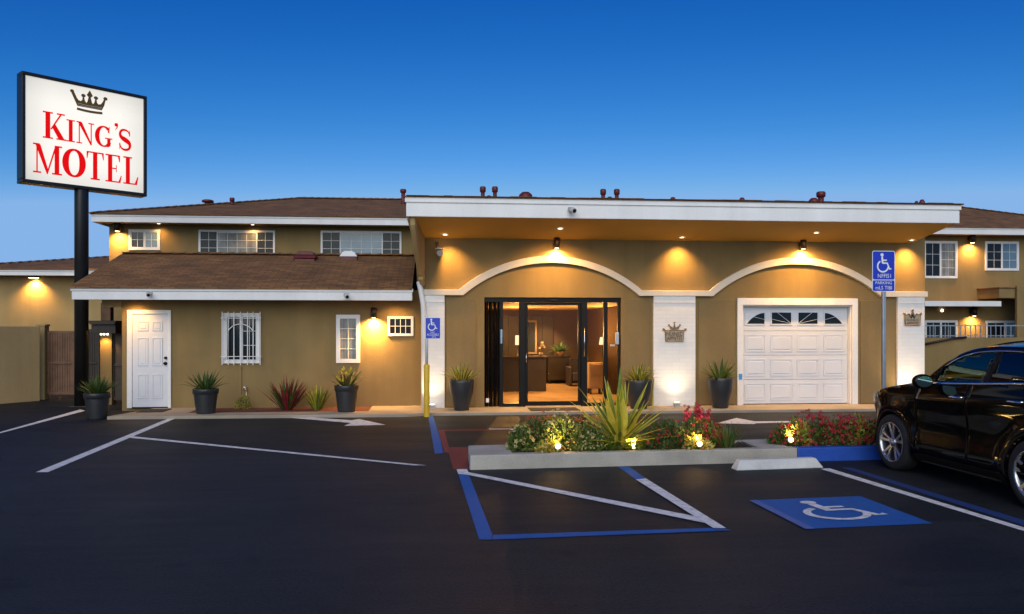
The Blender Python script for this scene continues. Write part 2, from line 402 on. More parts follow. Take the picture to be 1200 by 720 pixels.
class MB:
    def __init__(s):
        s.v = []; s.f = []; s.mi = []; s.sm = []
    def add(s, vs, fs, mi=0, smooth=False):
        k = len(s.v)
        s.v.extend(Vector(p) for p in vs)
        for f in fs:
            s.f.append([i + k for i in f]); s.mi.append(mi); s.sm.append(smooth)
        return s
    def box(s, x0, x1, y0, y1, z0, z1, mi=0):
        if x0 > x1: x0, x1 = x1, x0
        if y0 > y1: y0, y1 = y1, y0
        if z0 > z1: z0, z1 = z1, z0
        v = [(x0, y0, z0), (x1, y0, z0), (x1, y1, z0), (x0, y1, z0), (x0, y0, z1), (x1, y0, z1), (x1, y1, z1), (x0, y1, z1)]
        return s.add(v, [(0, 3, 2, 1), (4, 5, 6, 7), (0, 1, 5, 4), (1, 2, 6, 5), (2, 3, 7, 6), (3, 0, 4, 7)], mi)
    def prism_z(s, poly, z0, z1, mi=0):
        """poly [(x,y)] -> vertical prism"""
        a = sum(poly[i][0] * poly[(i + 1) % len(poly)][1] - poly[(i + 1) % len(poly)][0] * poly[i][1] for i in range(len(poly)))
        if a < 0: poly = poly[::-1]
        n = len(poly)
        v = [(p[0], p[1], z0) for p in poly] + [(p[0], p[1], z1) for p in poly]
        f = [list(range(n))[::-1], list(range(n, 2 * n))] + [(i, (i + 1) % n, n + (i + 1) % n, n + i) for i in range(n)]
        return s.add(v, f, mi)
    def prism_y(s, poly, y0, y1, mi=0):
        """poly [(x,z)] -> prism along y, y0 < y1 (front is y0)"""
        a = sum(poly[i][0] * poly[(i + 1) % len(poly)][1] - poly[(i + 1) % len(poly)][0] * poly[i][1] for i in range(len(poly)))
        if a < 0: poly = poly[::-1]
        n = len(poly)
        v = [(p[0], y0, p[1]) for p in poly] + [(p[0], y1, p[1]) for p in poly]
        f = [list(range(n)), list(range(n, 2 * n))[::-1]] + [(i, n + i, n + (i + 1) % n, (i + 1) % n) for i in range(n)]
        return s.add(v, f, mi)
    def prism_x(s, poly, x0, x1, mi=0):
        """poly [(y,z)] -> prism along x"""
        a = sum(poly[i][0] * poly[(i + 1) % len(poly)][1] - poly[(i + 1) % len(poly)][0] * poly[i][1] for i in range(len(poly)))
        if a < 0: poly = poly[::-1]
        n = len(poly)
        v = [(x0, p[0], p[1]) for p in poly] + [(x1, p[0], p[1]) for p in poly]
        f = [list(range(n))[::-1], list(range(n, 2 * n))] + [(i, (i + 1) % n, n + (i + 1) % n, n + i) for i in range(n)]
        return s.add(v, f, mi)
    def bar(s, p0, p1, w, h=None, mi=0):
        h = h or w
        p0, p1 = Vector(p0), Vector(p1)
        d = (p1 - p0).normalized()
        up = Vector((0, 0, 1)) if abs(d.z) < 0.95 else Vector((0, 1, 0))
        a = d.cross(up).normalized() * (w / 2); b = a.cross(d).normalized() * (h / 2)
        v = [p0 - a - b, p0 + a - b, p0 + a + b, p0 - a + b, p1 - a - b, p1 + a - b, p1 + a + b, p1 - a + b]
        return s.add(v, [(0, 3, 2, 1), (4, 5, 6, 7), (0, 1, 5, 4), (1, 2, 6, 5), (2, 3, 7, 6), (3, 0, 4, 7)][0:6], mi)
    def cone(s, p0, p1, r0, r1, n=16, mi=0, caps=True):
        p0, p1 = Vector(p0), Vector(p1)
        d = (p1 - p0).normalized()
        up = Vector((0, 0, 1)) if abs(d.z) < 0.95 else Vector((1, 0, 0))
        a = d.cross(up).normalized(); b = d.cross(a).normalized()
        v = []
        for p, r in ((p0, r0), (p1, r1)):
            for i in range(n):
                t = 2 * math.pi * i / n
                v.append(p + a * (r * math.cos(t)) + b * (r * math.sin(t)))
        k = len(s.v)
        s.add(v, [(i, n + i, n + (i + 1) % n, (i + 1) % n) for i in range(n)], mi, True)
        if caps:
            s.add(v[:n], [list(range(n))], mi); s.add(v[n:], [list(range(n))[::-1]], mi)
        return s
    def lathe(s, prof, c=(0, 0, 0), n=24, axis='z', mi=0, smooth=True):
        c = Vector(c); v = []
        for r, h in prof:
            for i in range(n):
                t = 2 * math.pi * i / n
                q = Vector((r * math.cos(t), r * math.sin(t), h))
                if axis == 'y': q = Vector((q.x, h, -q.y))
                if axis == 'x': q = Vector((h, q.x, q.y))
                v.append(c + q)
        f = []
        for j in range(len(prof) - 1):
            for i in range(n):
                f.append((j * n + i, j * n + (i + 1) % n, (j + 1) * n + (i + 1) % n, (j + 1) * n + i))
        return s.add(v, f, mi, smooth)
    def tube(s, pts, r, n=8, mi=0, radii=None):
        pts = [Vector(p) for p in pts]
        v = []
        prev = None
        for j, p in enumerate(pts):
            d = (pts[min(j + 1, len(pts) - 1)] - pts[max(j - 1, 0)]).normalized()
            if prev is None:
                up = Vector((0, 0, 1)) if abs(d.z) < 0.9 else Vector((1, 0, 0))
                a = d.cross(up).normalized()
            else:
                a = (prev - d * prev.dot(d)).normalized()
            prev = a
            b = d.cross(a)
            rr = radii[j] if radii else r
            for i in range(n):
                t = 2 * math.pi * i / n
                v.append(p + a * (rr * math.cos(t)) + b * (rr * math.sin(t)))
        f = [(j * n + i, j * n + (i + 1) % n, (j + 1) * n + (i + 1) % n, (j + 1) * n + i) for j in range(len(pts) - 1) for i in range(n)]
        f += [list(range(n))[::-1], list(range((len(pts) - 1) * n, len(pts) * n))]
        return s.add(v, f, mi, True)
    def ball(s, c, rx, ry=None, rz=None, nu=14, nv=8, mi=0):
        ry = ry or rx; rz = rz or rx
        c = Vector(c); v = []
        for j in range(nv + 1):
            ph = math.pi * j / nv
            for i in range(nu):
                t = 2 * math.pi * i / nu
                v.append(c + Vector((rx * math.sin(ph) * math.cos(t), ry * math.sin(ph) * math.sin(t), rz * math.cos(ph))))
        f = [(j * nu + i, (j + 1) * nu + i, (j + 1) * nu + (i + 1) % nu, j * nu + (i + 1) % nu) for j in range(nv) for i in range(nu)]
        return s.add(v, f, mi, True)
    def build(s, name, mat, parent=None, bevel=0.0, recalc=True, world=True, seg=2):
        me = bpy.data.meshes.new(name)
        off = Vector((0, 0, 0))
        if parent is not None and world:
            off = ORG.get(parent.name, off)
        loc = Vector((0, 0, 0))
        if parent is None and s.v:
            xs = [p.x for p in s.v]; ys = [p.y for p in s.v]; zs = [p.z for p in s.v]
            loc = Vector(((min(xs) + max(xs)) / 2, (min(ys) + max(ys)) / 2, min(zs)))
            off = loc
        me.from_pydata([tuple(p - off) for p in s.v], [], s.f)
        mats = mat if isinstance(mat, (list, tuple)) else [mat]
        for m in mats:
            me.materials.append(MATS[m] if isinstance(m, str) else m)
        me.polygons.foreach_set('material_index', s.mi)
        me.polygons.foreach_set('use_smooth', s.sm)
        if recalc:
            bm = bmesh.new(); bm.from_mesh(me)
            bmesh.ops.remove_doubles(bm, verts=bm.verts, dist=1e-5)
            bmesh.ops.recalc_face_normals(bm, faces=bm.faces)
            bm.to_mesh(me); bm.free()
        uv = me.uv_layers.new(name='UVMap')
        Z = Vector((0, 0, 1))
        for p in me.polygons:
            nn = p.normal
            if abs(nn.z) > 0.999:
                u, w = Vector((1, 0, 0)), Vector((0, 1, 0))
            else:
                u = Z.cross(nn).normalized(); w = nn.cross(u)
            for li in p.loop_indices:
                co = me.vertices[me.loops[li].vertex_index].co + off
                uv.data[li].uv = (co.dot(u), co.dot(w))
        me.update()
        o = bpy.data.objects.new(name, me)
        C.objects.link(o)
        if parent is not None:
            o.parent = parent
            ORG[o.name] = ORG.get(parent.name, Vector((0, 0, 0)))
        else:
            o.location = loc
            ORG[o.name] = loc.copy()
        if bevel > 0:
            b = o.modifiers.new('bevel', 'BEVEL'); b.width = bevel; b.segments = seg; b.limit_method = 'ANGLE'; b.angle_limit = R(40)
        return o

def struct(mb, name, mat, **k):
    return tag(mb.build(name, mat, **k), kind='structure')

def light(kind, parent, loc, power, col=WARM, aim=None, size=0.04, spot=80, blend=0.6, local=True, shape=None):
    d = bpy.data.lights.new('lamp_light', kind)
    d.energy = power * LAMP; d.color = col
    if kind == 'SPOT':
        d.spot_size = R(spot); d.spot_blend = blend; d.shadow_soft_size = size
    elif kind == 'POINT':
        d.shadow_soft_size = size
    elif kind == 'AREA':
        d.size = size
    o = bpy.data.objects.new('lamp_light', d)
    C.objects.link(o)
    o.parent = parent
    o.location = Vector(loc) - (Vector((0, 0, 0)) if local else ORG.get(parent.name, Vector((0, 0, 0))))
    if aim is not None:
        o.rotation_euler = Vector(aim).normalized().to_track_quat('-Z', 'Y').to_euler()
    return o

def text_polys(txt, size, cx=0.0, cz=0.0, wid=None):
    """built-in font lettering as flat faces in the (x,z) plane, centred on cx, cz"""
    cu = bpy.data.curves.new('lettering_source', 'FONT')
    cu.body = txt; cu.size = size; cu.resolution_u = 3
    cu.align_x = 'CENTER'; cu.align_y = 'CENTER'
    o = bpy.data.objects.new('lettering_source', cu)
    C.objects.link(o)
    dg = bpy.context.evaluated_depsgraph_get()
    me = bpy.data.meshes.new_from_object(o.evaluated_get(dg))
    vs = [(v.co.x, v.co.y) for v in me.vertices]
    fs = [list(p.vertices) for p in me.polygons]
    bpy.data.objects.remove(o); bpy.data.curves.remove(cu); bpy.data.meshes.remove(me)
    w0 = max(v[0] for v in vs) - min(v[0] for v in vs)
    k = (wid / w0) if wid else 1.0
    mx = (max(v[0] for v in vs) + min(v[0] for v in vs)) / 2
    my = (max(v[1] for v in vs) + min(v[1] for v in vs)) / 2
    return [((v[0] - mx) * k + cx, (v[1] - my) + cz) for v in vs], fs

def strip2d(pts, wid):
    """variable width band along a 2D path -> (verts, quads)"""
    v = []; n = len(pts)
    for i, p in enumerate(pts):
        a = pts[max(i - 1, 0)]; b = pts[min(i + 1, n - 1)]
        dx, dz = b[0] - a[0], b[1] - a[1]
        L = math.hypot(dx, dz) or 1
        w = wid[i] if isinstance(wid, (list, tuple)) else wid
        v.append((p[0] - dz / L * w, p[1] + dx / L * w)); v.append((p[0] + dz / L * w, p[1] - dx / L * w))
    return v, [(2 * i, 2 * i + 1, 2 * i + 3, 2 * i + 2) for i in range(n - 1)]

def isa_shapes(s):
    """wheelchair symbol about the origin, height ~1: list of (verts, faces)"""
    out = []
    hd = [(-0.09 + 0.085 * math.cos(t * math.pi / 8), 0.43 + 0.085 * math.sin(t * math.pi / 8)) for t in range(16)]
    out.append((hd, [list(range(16))]))
    out.append(strip2d([(-0.09, 0.34), (-0.07, 0.10), (-0.05, -0.03)], 0.050))
    out.append(strip2d([(-0.08, 0.145), (0.17, 0.145)], 0.036))
    out.append(strip2d([(-0.06, -0.005), (0.19, -0.005), (0.31, -0.32), (0.41, -0.285)], 0.042))
    arc = []
    for i in range(23):
        t = R(118 + (352 - 118) * i / 22)
        arc.append((-0.05 + 0.29 * math.cos(t), -0.17 + 0.29 * math.sin(t)))
    out.append(strip2d(arc, 0.040))
    return [([(x * s, z * s) for x, z in v], f) for v, f in out]

def slab(mb, pts, t, mi=0):
    """sloping slab: pts top corners, thickness t downwards"""
    n = len(pts); p = [Vector(q) for q in pts]
    v = p + [q - Vector((0, 0, t)) for q in p]
    return mb.add(v, [list(range(n)), list(range(n, 2 * n))[::-1]] + [(i, n + i, n + (i + 1) % n, (i + 1) % n) for i in range(n)], mi)

# ================================================================== GROUND
gb = MB(); gb.add([(-150, -40, 0), (150, -40, 0), (150, 200, 0), (-150, 200, 0)], [(0, 1, 2, 3)])
struct(gb, 'asphalt_ground', 'asphalt', recalc=False)

YF, YL, YW = 17.3, 17.85, 16.3      # lobby front wall, side wing wall, front edge of the walk
ZW = 0.06
XL = FX(497, YF); XR = FX(1084, YF)
XWL = FX(143, YL)                    # left corner of the side wing

walk = MB()
xa = G(126, 488, ZW).x
bed0, bed1 = FX(222, 16.9), FX(432, 16.9)
walk.prism_z([(xa, 16.2), (xa + 0.35, YL), (bed0, YL), (bed0, 16.75), (bed1, 16.75), (bed1, YL), (XL, YL), (XL, YF + 0.4), (XR + 3, YF + 0.4), (XR + 3, YW), (XL, YW), (XL - 0.3, 16.12)], -0.05, ZW)
struct(walk, 'sidewalk', 'sidewalk_concrete', bevel=0.012)
bed = MB(); bed.prism_z([(bed0, 16.75), (bed1, 16.75), (bed1, YL), (bed0, YL)], -0.05, 0.045)
struct(bed, 'mulch_bed', 'mulch')

# painted markings, each on its own 4 mm step
def mark(name, pix, mat, z=0.004):
    mb = MB(); mb.add([G(x, y, z) for x, y in pix], [list(range(len(pix)))])
    struct(mb, name, mat)
def line(name, a, b, w, mat, z=0.004, w2=None):
    A, B = G(*a, z), G(*b, z)
    d = (B - A).normalized(); nn = Vector((-d.y, d.x, 0))
    w2 = w2 or w
    mb = MB(); mb.add([A - nn * w / 2, B - nn * w2 / 2, B + nn * w2 / 2, A + nn * w / 2], [(0, 1, 2, 3)])
    struct(mb, name, mat)
mark('parking_line', [(-25, 513.5), (-25, 517), (0, 508), (100, 481.5), (94, 480)], 'line_white')
mark('parking_line', [(42, 553.5), (56, 553.5), (213, 487.5), (205, 487.5)], 'line_white')
mark('parking_line', [(150, 513), (156, 511.5), (500, 545.5), (484, 545.5)], 'line_white', 0.008)
mark('arrow_marking', [(284, 485.2), (296, 485), (412, 492.6), (421, 491.2), (452, 498.0), (403, 499.3), (411, 495.8)], 'line_white')
mark('arrow_marking', [(840, 496.2), (863, 490.0), (885, 494.0), (940, 493.3), (940, 495.0), (886, 496.2), (884, 497.2)], 'line_white')
mark('parking_line', [(573, 502.4), (604, 502.6), (604, 504.0), (573, 504.0)], 'line_white')
mark('kerb_line_blue', [(501.5, 486.2), (507, 486.2), (521, 531), (509.5, 532)], 'line_blue')
mark('red_zone_paint', [(513.5, 504), (598, 503), (598, 504.4), (521, 505.2), (526, 524.2), (549, 524), (549, 551.5), (531, 550), (526, 531), (519.5, 530)], 'paint_red')
mark('bay_line_blue', [(537, 555.5), (549, 555.5), (577, 626.5), (576, 632.5), (561.5, 632.5)], 'line_blue')
mark('bay_line_blue', [(577.5, 627.0), (843, 618.4), (858, 621.6), (577, 632.4)], 'line_blue')
mark('bay_line_white', [(535, 550), (547, 549.8), (549, 553.5), (817, 605.5), (829, 613.5), (548, 556.5), (537, 555.5)], 'line_white', 0.008)
mark('bay_line_white', [(745, 562), (757, 560.8), (851, 619), (836, 619)], 'line_white', 0.012)
mark('bay_line_blue', [(724, 547), (737, 547), (757, 560.8), (745, 562)], 'line_blue', 0.004)
mark('accessible_bay_square', [(878, 586.5), (1008, 581.5), (1093, 613.5), (944, 620)], 'line_blue', 0.004)
mark('bay_square_border', [(878, 586.5), (887, 586.1), (955, 619.6), (944, 620)], 'line_blue_pale', 0.008)
mark('parking_line', [(961, 549.5), (972, 549), (1240, 630.5), (1240, 634.5), (1220, 628.5)], 'line_white')
mark('bay_line_faded', [(985, 548), (997, 548), (1230, 619), (1200, 616)], 'line_blue_faded')
# wheelchair symbol in the blue square: laid out on the ground itself
A_, B_, D_ = G(878, 586.5), G(1008, 581.5), G(944, 620)
ux = (D_ - A_); uy = (B_ - A_)
sym = MB()
ctr = (G(1093, 613.5) + A_) / 2
for k, (v, f) in enumerate(isa_shapes(0.78)):
    pts = []
    for x, z in v:
        p = ctr - ux * (z * 0.88 + 0.02) + uy * (x * 1.0 + 0.0)
        pts.append((p.x, p.y, 0.008 + 0.0007 * k))
    # the symbol's head points towards the wheel stop's left end
    sym.add(pts, f)
struct(sym, 'accessible_symbol_marking', 'line_white')

# ------------------------------------------------------------------ planted island
ZK = 0.18
FL, FR = G(551, 551), G(1028, 539)
dK = (FR - FL).normalized(); nK = Vector((-dK.y, dK.x, 0))
LK = (FR - FL).length
_bd = G(549, 524, ZK) - G(551, 533.5, ZK)
nK = _bd / _bd.dot(Vector((-dK.y, dK.x, 0)))
def K(a, b, z=0.0):
    p = FL + dK * a + nK * b
    return Vector((p.x, p.y, z))
def Ka(px, py, z=0.0):
    p = G(px, py, z); return (p - FL).dot(dK)
a_blue = Ka(935, 541.5)
a_end = LK + 2.3
DEP = 0.86
a_s0 = Ka(596, 527, ZK); a_s1 = Ka(878, 521, ZK); a_t0 = Ka(912, 520, ZK)
def kp(mb, a0, a1, b0, b1, z0=-0.05, z1=ZK, s0=0.0):
    mb.prism_z([tuple(K(a0, b0)[:2]), tuple(K(a1, b0)[:2]), tuple(K(a1, b1)[:2]), tuple(K(a0 - s0, b1)[:2])], z0, z1)
kb = MB()
kp(kb, 0, a_blue, 0, 0.15)
kp(kb, 0, a_s0, 0.15, DEP)
kp(kb, a_s1, a_t0, 0.15, DEP)
kp(kb, a_s0, a_s1, DEP - 0.12, DEP)
kp(kb, a_t0, a_end, DEP - 0.12, DEP)
struct(kb, 'island_kerb', 'concrete', bevel=0.015, recalc=True)
kb = MB(); kp(kb, a_blue + 0.003, a_end, 0, 0.15)
struct(kb, 'blue_kerb', 'kerb_blue', bevel=0.015)
so = MB()
for a0, a1 in ((a_s0, a_s1), (a_t0, a_end)):
    na, nb = int((a1 - a0) / 0.07), 9
    rnd = random.Random(4)
    b0, b1 = 0.15, DEP - 0.12
    vs = []
    for j in range(nb + 1):
        for i in range(na + 1):
            e = 0 if i in (0, na) or j in (0, nb) else rnd.uniform(0.0, 0.035)
            vs.append(K(a0 + (a1 - a0) * i / na, b0 + (b1 - b0) * j / nb, ZK - 0.03 + e))
    so.add(vs, [(j * (na + 1) + i, j * (na + 1) + i + 1, (j + 1) * (na + 1) + i + 1, (j + 1) * (na + 1) + i) for j in range(nb) for i in range(na)])
struct(so, 'planting_soil', 'soil')

# ================================================================== LOBBY BUILDING
bl = thing('lobby_building', 'tan stucco lobby building with white canopy, two arches and glass entrance doors', 'building', (XL, YF, 0))
XE0, ZE = F(567.5, 348.5, YF); XE1 = FX(728, YF)
XG0, ZG = F(869.5, 358, YF); XG1 = FX(998, YF)
YC = 15.7
XC0, XC1 = FX(476, YC), FX(1124.5, YC)
ZC0 = F(800, 257.7, YC)[1]; ZC1 = F(800, 236.8, YC)[1]
ZS = F(800, 282.4, YF)[1]
YB = 25.6
wb = MB()
wb.prism_y([(XL, 0), (XE0, 0), (XE0, ZE), (XE1, ZE), (XE1, 0), (XG0, 0), (XG0, ZG), (XG1, ZG), (XG1, 0), (XR, 0), (XR, 3.95), (XL, 3.95)], YF, YF + 0.28)
wb.box(XL, XL + 0.25, YF + 0.281, YB, 0, 3.95)
wb.box(XR - 0.25, XR, YF + 0.281, YB, 0, 3.95)
wb.box(XL + 0.25, XR - 0.25, YB - 0.25, YB, 0, 3.95)
wb.build('wall', 'stucco', bl)
# soffit: slopes gently down from the fascia to the wall
sf = MB()
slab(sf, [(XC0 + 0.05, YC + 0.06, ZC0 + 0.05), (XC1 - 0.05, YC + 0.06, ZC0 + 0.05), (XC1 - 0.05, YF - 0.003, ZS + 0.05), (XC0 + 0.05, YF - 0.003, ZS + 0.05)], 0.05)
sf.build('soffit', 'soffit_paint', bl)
fa = MB()
fa.prism_y([(XC0, ZC0), (XC1, ZC0), (XC1, ZC1), (XC0, ZC1)], YC, YC + 0.055)
fa.prism_x([(YC + 0.056, ZC0), (YF + 1.5, ZC0 - 0.0), (YF + 1.5, ZC1), (YC + 0.056, ZC1)], XC0, XC0 + 0.05)
fa.prism_x([(YC + 0.056, ZC0), (YF + 1.5, ZC0 - 0.0), (YF + 1.5, ZC1), (YC + 0.056, ZC1)], XC1 - 0.05, XC1)
zt = ZC1 - 0.085
fa.box(XC0 - 0.025, XC1 + 0.025, YC - 0.026, YC - 0.001, zt, ZC1 + 0.012)
fa.build('fascia', 'white_bright', bl, bevel=0.006)
rf = MB()
slab(rf, [(XC0 - 0.06, YC - 0.06, ZC1 + 0.030), (XC1 + 0.06, YC - 0.06, ZC1 + 0.030), (XC1 + 0.06, 22.0, ZC1 + 0.50), (XC0 - 0.06, 22.0, ZC1 + 0.50)], 0.015)
slab(rf, [(XC0 - 0.06, 22.0, ZC1 + 0.50), (XC1 + 0.06, 22.0, ZC1 + 0.50), (XC1 + 0.06, YB + 0.15, ZC1 + 0.15), (XC0 - 0.06, YB + 0.15, ZC1 + 0.15)], 0.03)
ridge_bits = random.Random(3)
x = XC0
while x < XC1:                                     # uneven shingle butts along the drip edge
    w = ridge_bits.uniform(0.18, 0.32)
    rf.box(x + 0.004, min(x + w, XC1 + 0.05), YC - 0.075, YC + 0.12, ZC1 + 0.032, ZC1 + 0.038 + ridge_bits.uniform(0, 0.012))
    x += w
roofC = rf.build('roof', 'shingle', bl)
def roof_z(y): return ZC1 + 0.045 + 0.455 * (y - YC) / 6.3

def pipe_vent(parent, px, ytop, Y, zb, r=0.06, cap=True):
    X, z = F(px, ytop, Y)
    m = MB()
    m.cone((X, Y, zb - 0.05), (X, Y, z - 0.11), r * 0.72, r * 0.72, 14)
    m.lathe([(r * 0.72, z - 0.13), (r * 1.05, z - 0.12), (r * 1.12, z - 0.03), (r * 0.9, z), (0.001, z + 0.005)], (X, Y, 0), 16)
    m.build('roof_vent', 'red_vent', parent)
def dome_vent(parent, px, ytop, Y, zb, r):
    X, z = F(px, ytop, Y)
    m = MB(); h = z - zb
    m.lathe([(r, zb - 0.05), (r, zb + h * 0.45), (r * 1.05, zb + h * 0.5), (r * 0.9, zb + h * 0.8), (r * 0.5, zb + h * 0.97), (0.001, z)], (X, Y, 0), 20)
    m.build('roof_vent', 'red_vent', parent)
for px, yt in ((565.8, 219), (580, 219), (706.8, 222), (722.8, 222), (962, 225)):
    pipe_vent(roofC, px, yt, 18.2, roof_z(18.2), 0.062 if px < 900 else 0.095)
dome_vent(roofC, 616, 225, 18.0, roof_z(18.0), 0.16)
for px, yt, r in ((573, 229, 0.07), (714.5, 230.5, 0.08), (788.5, 231.0, 0.075), (869.5, 231.5, 0.075), (953.5, 232, 0.12), (1074, 235.5, 0.05), (1080.5, 233.8, 0.07)):
    dome_vent(roofC, px, yt, 18.0, roof_z(18.0), r)

# moulding with two arches
YM = YF - 0.055
def arc3(xa, xb, zf, za, n=34):
    xm = (xa + xb) / 2; h = za - zf; w = (xb - xa) / 2
    rr = (w * w + h * h) / (2 * h); zc = za - rr
    a0 = math.atan2(zf - zc, xa - xm)
    return [(xm + rr * math.cos(a0 + (math.pi - 2 * a0 - 0) * 0 + (math.atan2(zf - zc, xb - xm) - a0) * i / n), zc + rr * math.sin(a0 + (math.atan2(zf - zc, xb - xm) - a0) * i / n)) for i in range(n + 1)]
def pz(px, py): return F(px, py, YM)
zt1, zt0 = pz(790, 340.8)[1], pz(790, 347.2)[1]
up = [(pz(493, 341)[0], zt1)] + arc3(pz(537.5, 341)[0], pz(752, 341)[0], zt1, pz(650, 300.3)[1]) + arc3(pz(831, 341)[0], pz(1035, 341)[0], zt1, pz(937, 302)[1]) + [(pz(1086, 341)[0], zt1)]
lo = [(pz(493, 341)[0], zt0)] + arc3(pz(543, 347)[0], pz(749, 347)[0], zt0, pz(650, 308.3)[1]) + arc3(pz(835, 347)[0], pz(1032, 347)[0], zt0, pz(937, 310)[1]) + [(pz(1086, 341)[0], zt0)]
tm = MB(); n = len(up)
v = [(x, YM - 0.05, z) for x, z in up] + [(x, YM - 0.05, z) for x, z in lo] + [(x, YF - 0.001, z) for x, z in up] + [(x, YF - 0.001, z) for x, z in lo]
f = []
for i in range(n - 1):
    f += [(n + i, n + i + 1, i + 1, i), (i, i + 1, 2 * n + i + 1, 2 * n + i), (n + i + 1, n + i, 3 * n + i, 3 * n + i + 1)]
f += [(0, 2 * n, 3 * n, n), (n - 1, 2 * n - 1, 4 * n - 1, 3 * n - 1)]
tm.add(v, f)
tm.build('arch_moulding', 'cream_trim', bl, bevel=0.008)

YP = YF - 0.075
for x0, x1 in ((496.5, 521), (766, 815), (1052, 1083.5)):
    pb = MB(); pb.box(FX(x0, YP), FX(x1, YP), YP, YF - 0.002, ZW + 0.004, zt0 - 0.003)
    p = pb.build('pilaster', 'white_brick', bl)
    cb = MB(); cb.box(FX(x0, YP) + 0.003, FX(x1, YP) - 0.003, YP - 0.012, YP - 0.001, zt0 - 0.15, zt0 - 0.006)
    cb.build('cap_band', 'white_paint', p, bevel=0.004)
# flat stucco panels between the pilasters, 25 mm proud, with the narrow shadow gaps the photo shows
for x0, x1 in ((523, 557.5), (731, 762), (818, 861), (1008, 1029), (1036, 1049)):
    sb = MB(); sb.box(FX(x0, YF), FX(x1, YF), YF - 0.024, YF - 0.001, ZW + 0.02, F(800, 351.5, YF)[1])
    sb.build('stucco_panel', 'stucco_panel', bl, bevel=0.006)

# left end: carved bracket fin under the canopy and the bent white downspout below it
fin = MB()
yf0 = YC + 0.08
prof = [(YF - 0.08, ZS + 0.02), (yf0, ZC0), (yf0, ZC0 - 0.16), (yf0 + 0.05, ZC0 - 0.24)]
zb = F(490, 322, 16.9)[1]
for i in range(11):
    t = i / 10
    prof.append((yf0 + 0.05 + 1.02 * t - 0.10 * math.sin(math.pi * t), ZC0 - 0.24 + (zb - ZC0 + 0.24) * t))
prof += [(16.95, zb - 0.03), (16.92, zb - 0.10), (17.02, zb - 0.15), (YF - 0.08, zb - 0.22)]
fin.prism_x([(a, b) for a, b in prof], 0.0, 0.10)
for v in fin.v:                                    # the bracket runs in slightly towards the wall
    v.x += XC0 + 0.06 + (XL - XC0 - 0.13) * (v.y - YC) / (YF - YC)
fin.build('canopy_bracket', 'stucco_pale', bl, bevel=0.02)
dsx = FX(496.5, YP) + 0.0
ds = MB()
ds.tube([(dsx - 0.10, YP - 0.02, zb - 0.13), (dsx - 0.06, YP - 0.04, zb - 0.30), (dsx - 0.01, YP - 0.05, zb - 0.60), (dsx + 0.0, YP - 0.05, zb - 0.9), (dsx + 0.0, YP - 0.05, ZW)], 0.055, 12)
ds.build('downspout', 'white_paint', bl)

# entrance: frame, sliding shutters, glass leaves
YD = YF + 0.08
fr = MB()
zs = ZW
def fx(px): return FX(px, YD)
dtop = F(640, 349.0, YD)[1]; din = F(640, 354.5, YD)[1]
fr.box(XE0 + 0.002, XE1 - 0.002, YD - 0.02, YD + 0.10, din, ZE - 0.003)
for a, b in ((585.5, 589.5), (608.5, 615.5), (681, 688), (707.5, 712), (724, 728)):
    fr.box(fx(a), min(fx(b), XE1 - 0.002), YD - 0.02, YD + 0.10, zs, din - 0.001)
fr.box(fx(589.6), fx(608.4), YD + 0.0, YD + 0.08, zs, zs + 0.07)
fr.box(fx(688.1), fx(707.4), YD + 0.0, YD + 0.08, zs, zs + 0.07)
fr.box(fx(712.1), fx(723.9), YD + 0.0, YD + 0.08, zs, zs + 0.07)
frame = fr.build('door_frame', 'black_metal', bl, bevel=0.006)
sn = MB(); sn.box(fx(645), fx(653), YD - 0.05, YD - 0.021, din + 0.01, din + 0.06); sn.build('motion_sensor', 'black_metal', frame, bevel=0.01)
sh = MB(); nfold = 7
x0s, x1s = XE0 + 0.01, fx(585.3)
for i in range(nfold):
    a = x0s + (x1s - x0s) * i / nfold; b = x0s + (x1s - x0s) * (i + 1) / nfold
    sh.prism_z([(a + 0.003, YD + (0.0 if i % 2 else 0.06)), (b - 0.003, YD + (0.06 if i % 2 else 0.0)), (b - 0.003, YD + 0.09), (a + 0.003, YD + 0.09)], zs + 0.01, din - 0.002)
shut = sh.build('folding_shutter', 'black_metal', bl)
st = MB(); st.box(fx(569.5), fx(573), YD - 0.012, YD - 0.006, zs + 0.10, zs + 0.19); st.build('small_sticker', 'sign_white', shut)
for a, b in ((589.5, 608.5), (688, 707.5), (712, 724)):
    gbm = MB(); gbm.box(fx(a) + 0.002, fx(b) - 0.002, YD + 0.035, YD + 0.041, zs + 0.072, din - 0.002); gbm.build('side_glass', 'door_glass', bl)
dl = MB(); a0, a1 = fx(615.6), fx(680.9)
for q in ((a0, a0 + 0.06, zs + 0.015, din - 0.004), (a1 - 0.06, a1, zs + 0.015, din - 0.004)):
    dl.box(q[0], q[1], YD + 0.03, YD + 0.075, q[2], q[3])
dl.box(a0 + 0.061, a1 - 0.061, YD + 0.03, YD + 0.075, zs + 0.015, zs + 0.11)
dl.box(a0 + 0.061, a1 - 0.061, YD + 0.03, YD + 0.075, din - 0.06, din - 0.004)
leaf = dl.build('glass_door', 'black_metal', bl, bevel=0.005)
gg = MB(); gg.box(a0 + 0.062, a1 - 0.062, YD + 0.05, YD + 0.056, zs + 0.112, din - 0.062); gg.build('pane', 'door_glass', leaf)
for px, z0, z1 in ((616.5, 1.02, 1.2), (684.5, 1.15, 1.75)):
    hd = MB(); X = fx(px)
    hd.tube([(X, YD + 0.03, z0), (X, YD - 0.05, z0), (X, YD - 0.05, z1), (X, YD + 0.03, z1)], 0.012, 8); hd.build('handle', 'chrome', leaf)
hd = MB(); hd.box(fx(586.3), fx(588.6), YD - 0.035, YD - 0.021, 1.42, 1.72); hd.build('pull_plate', 'chrome', frame, bevel=0.004)
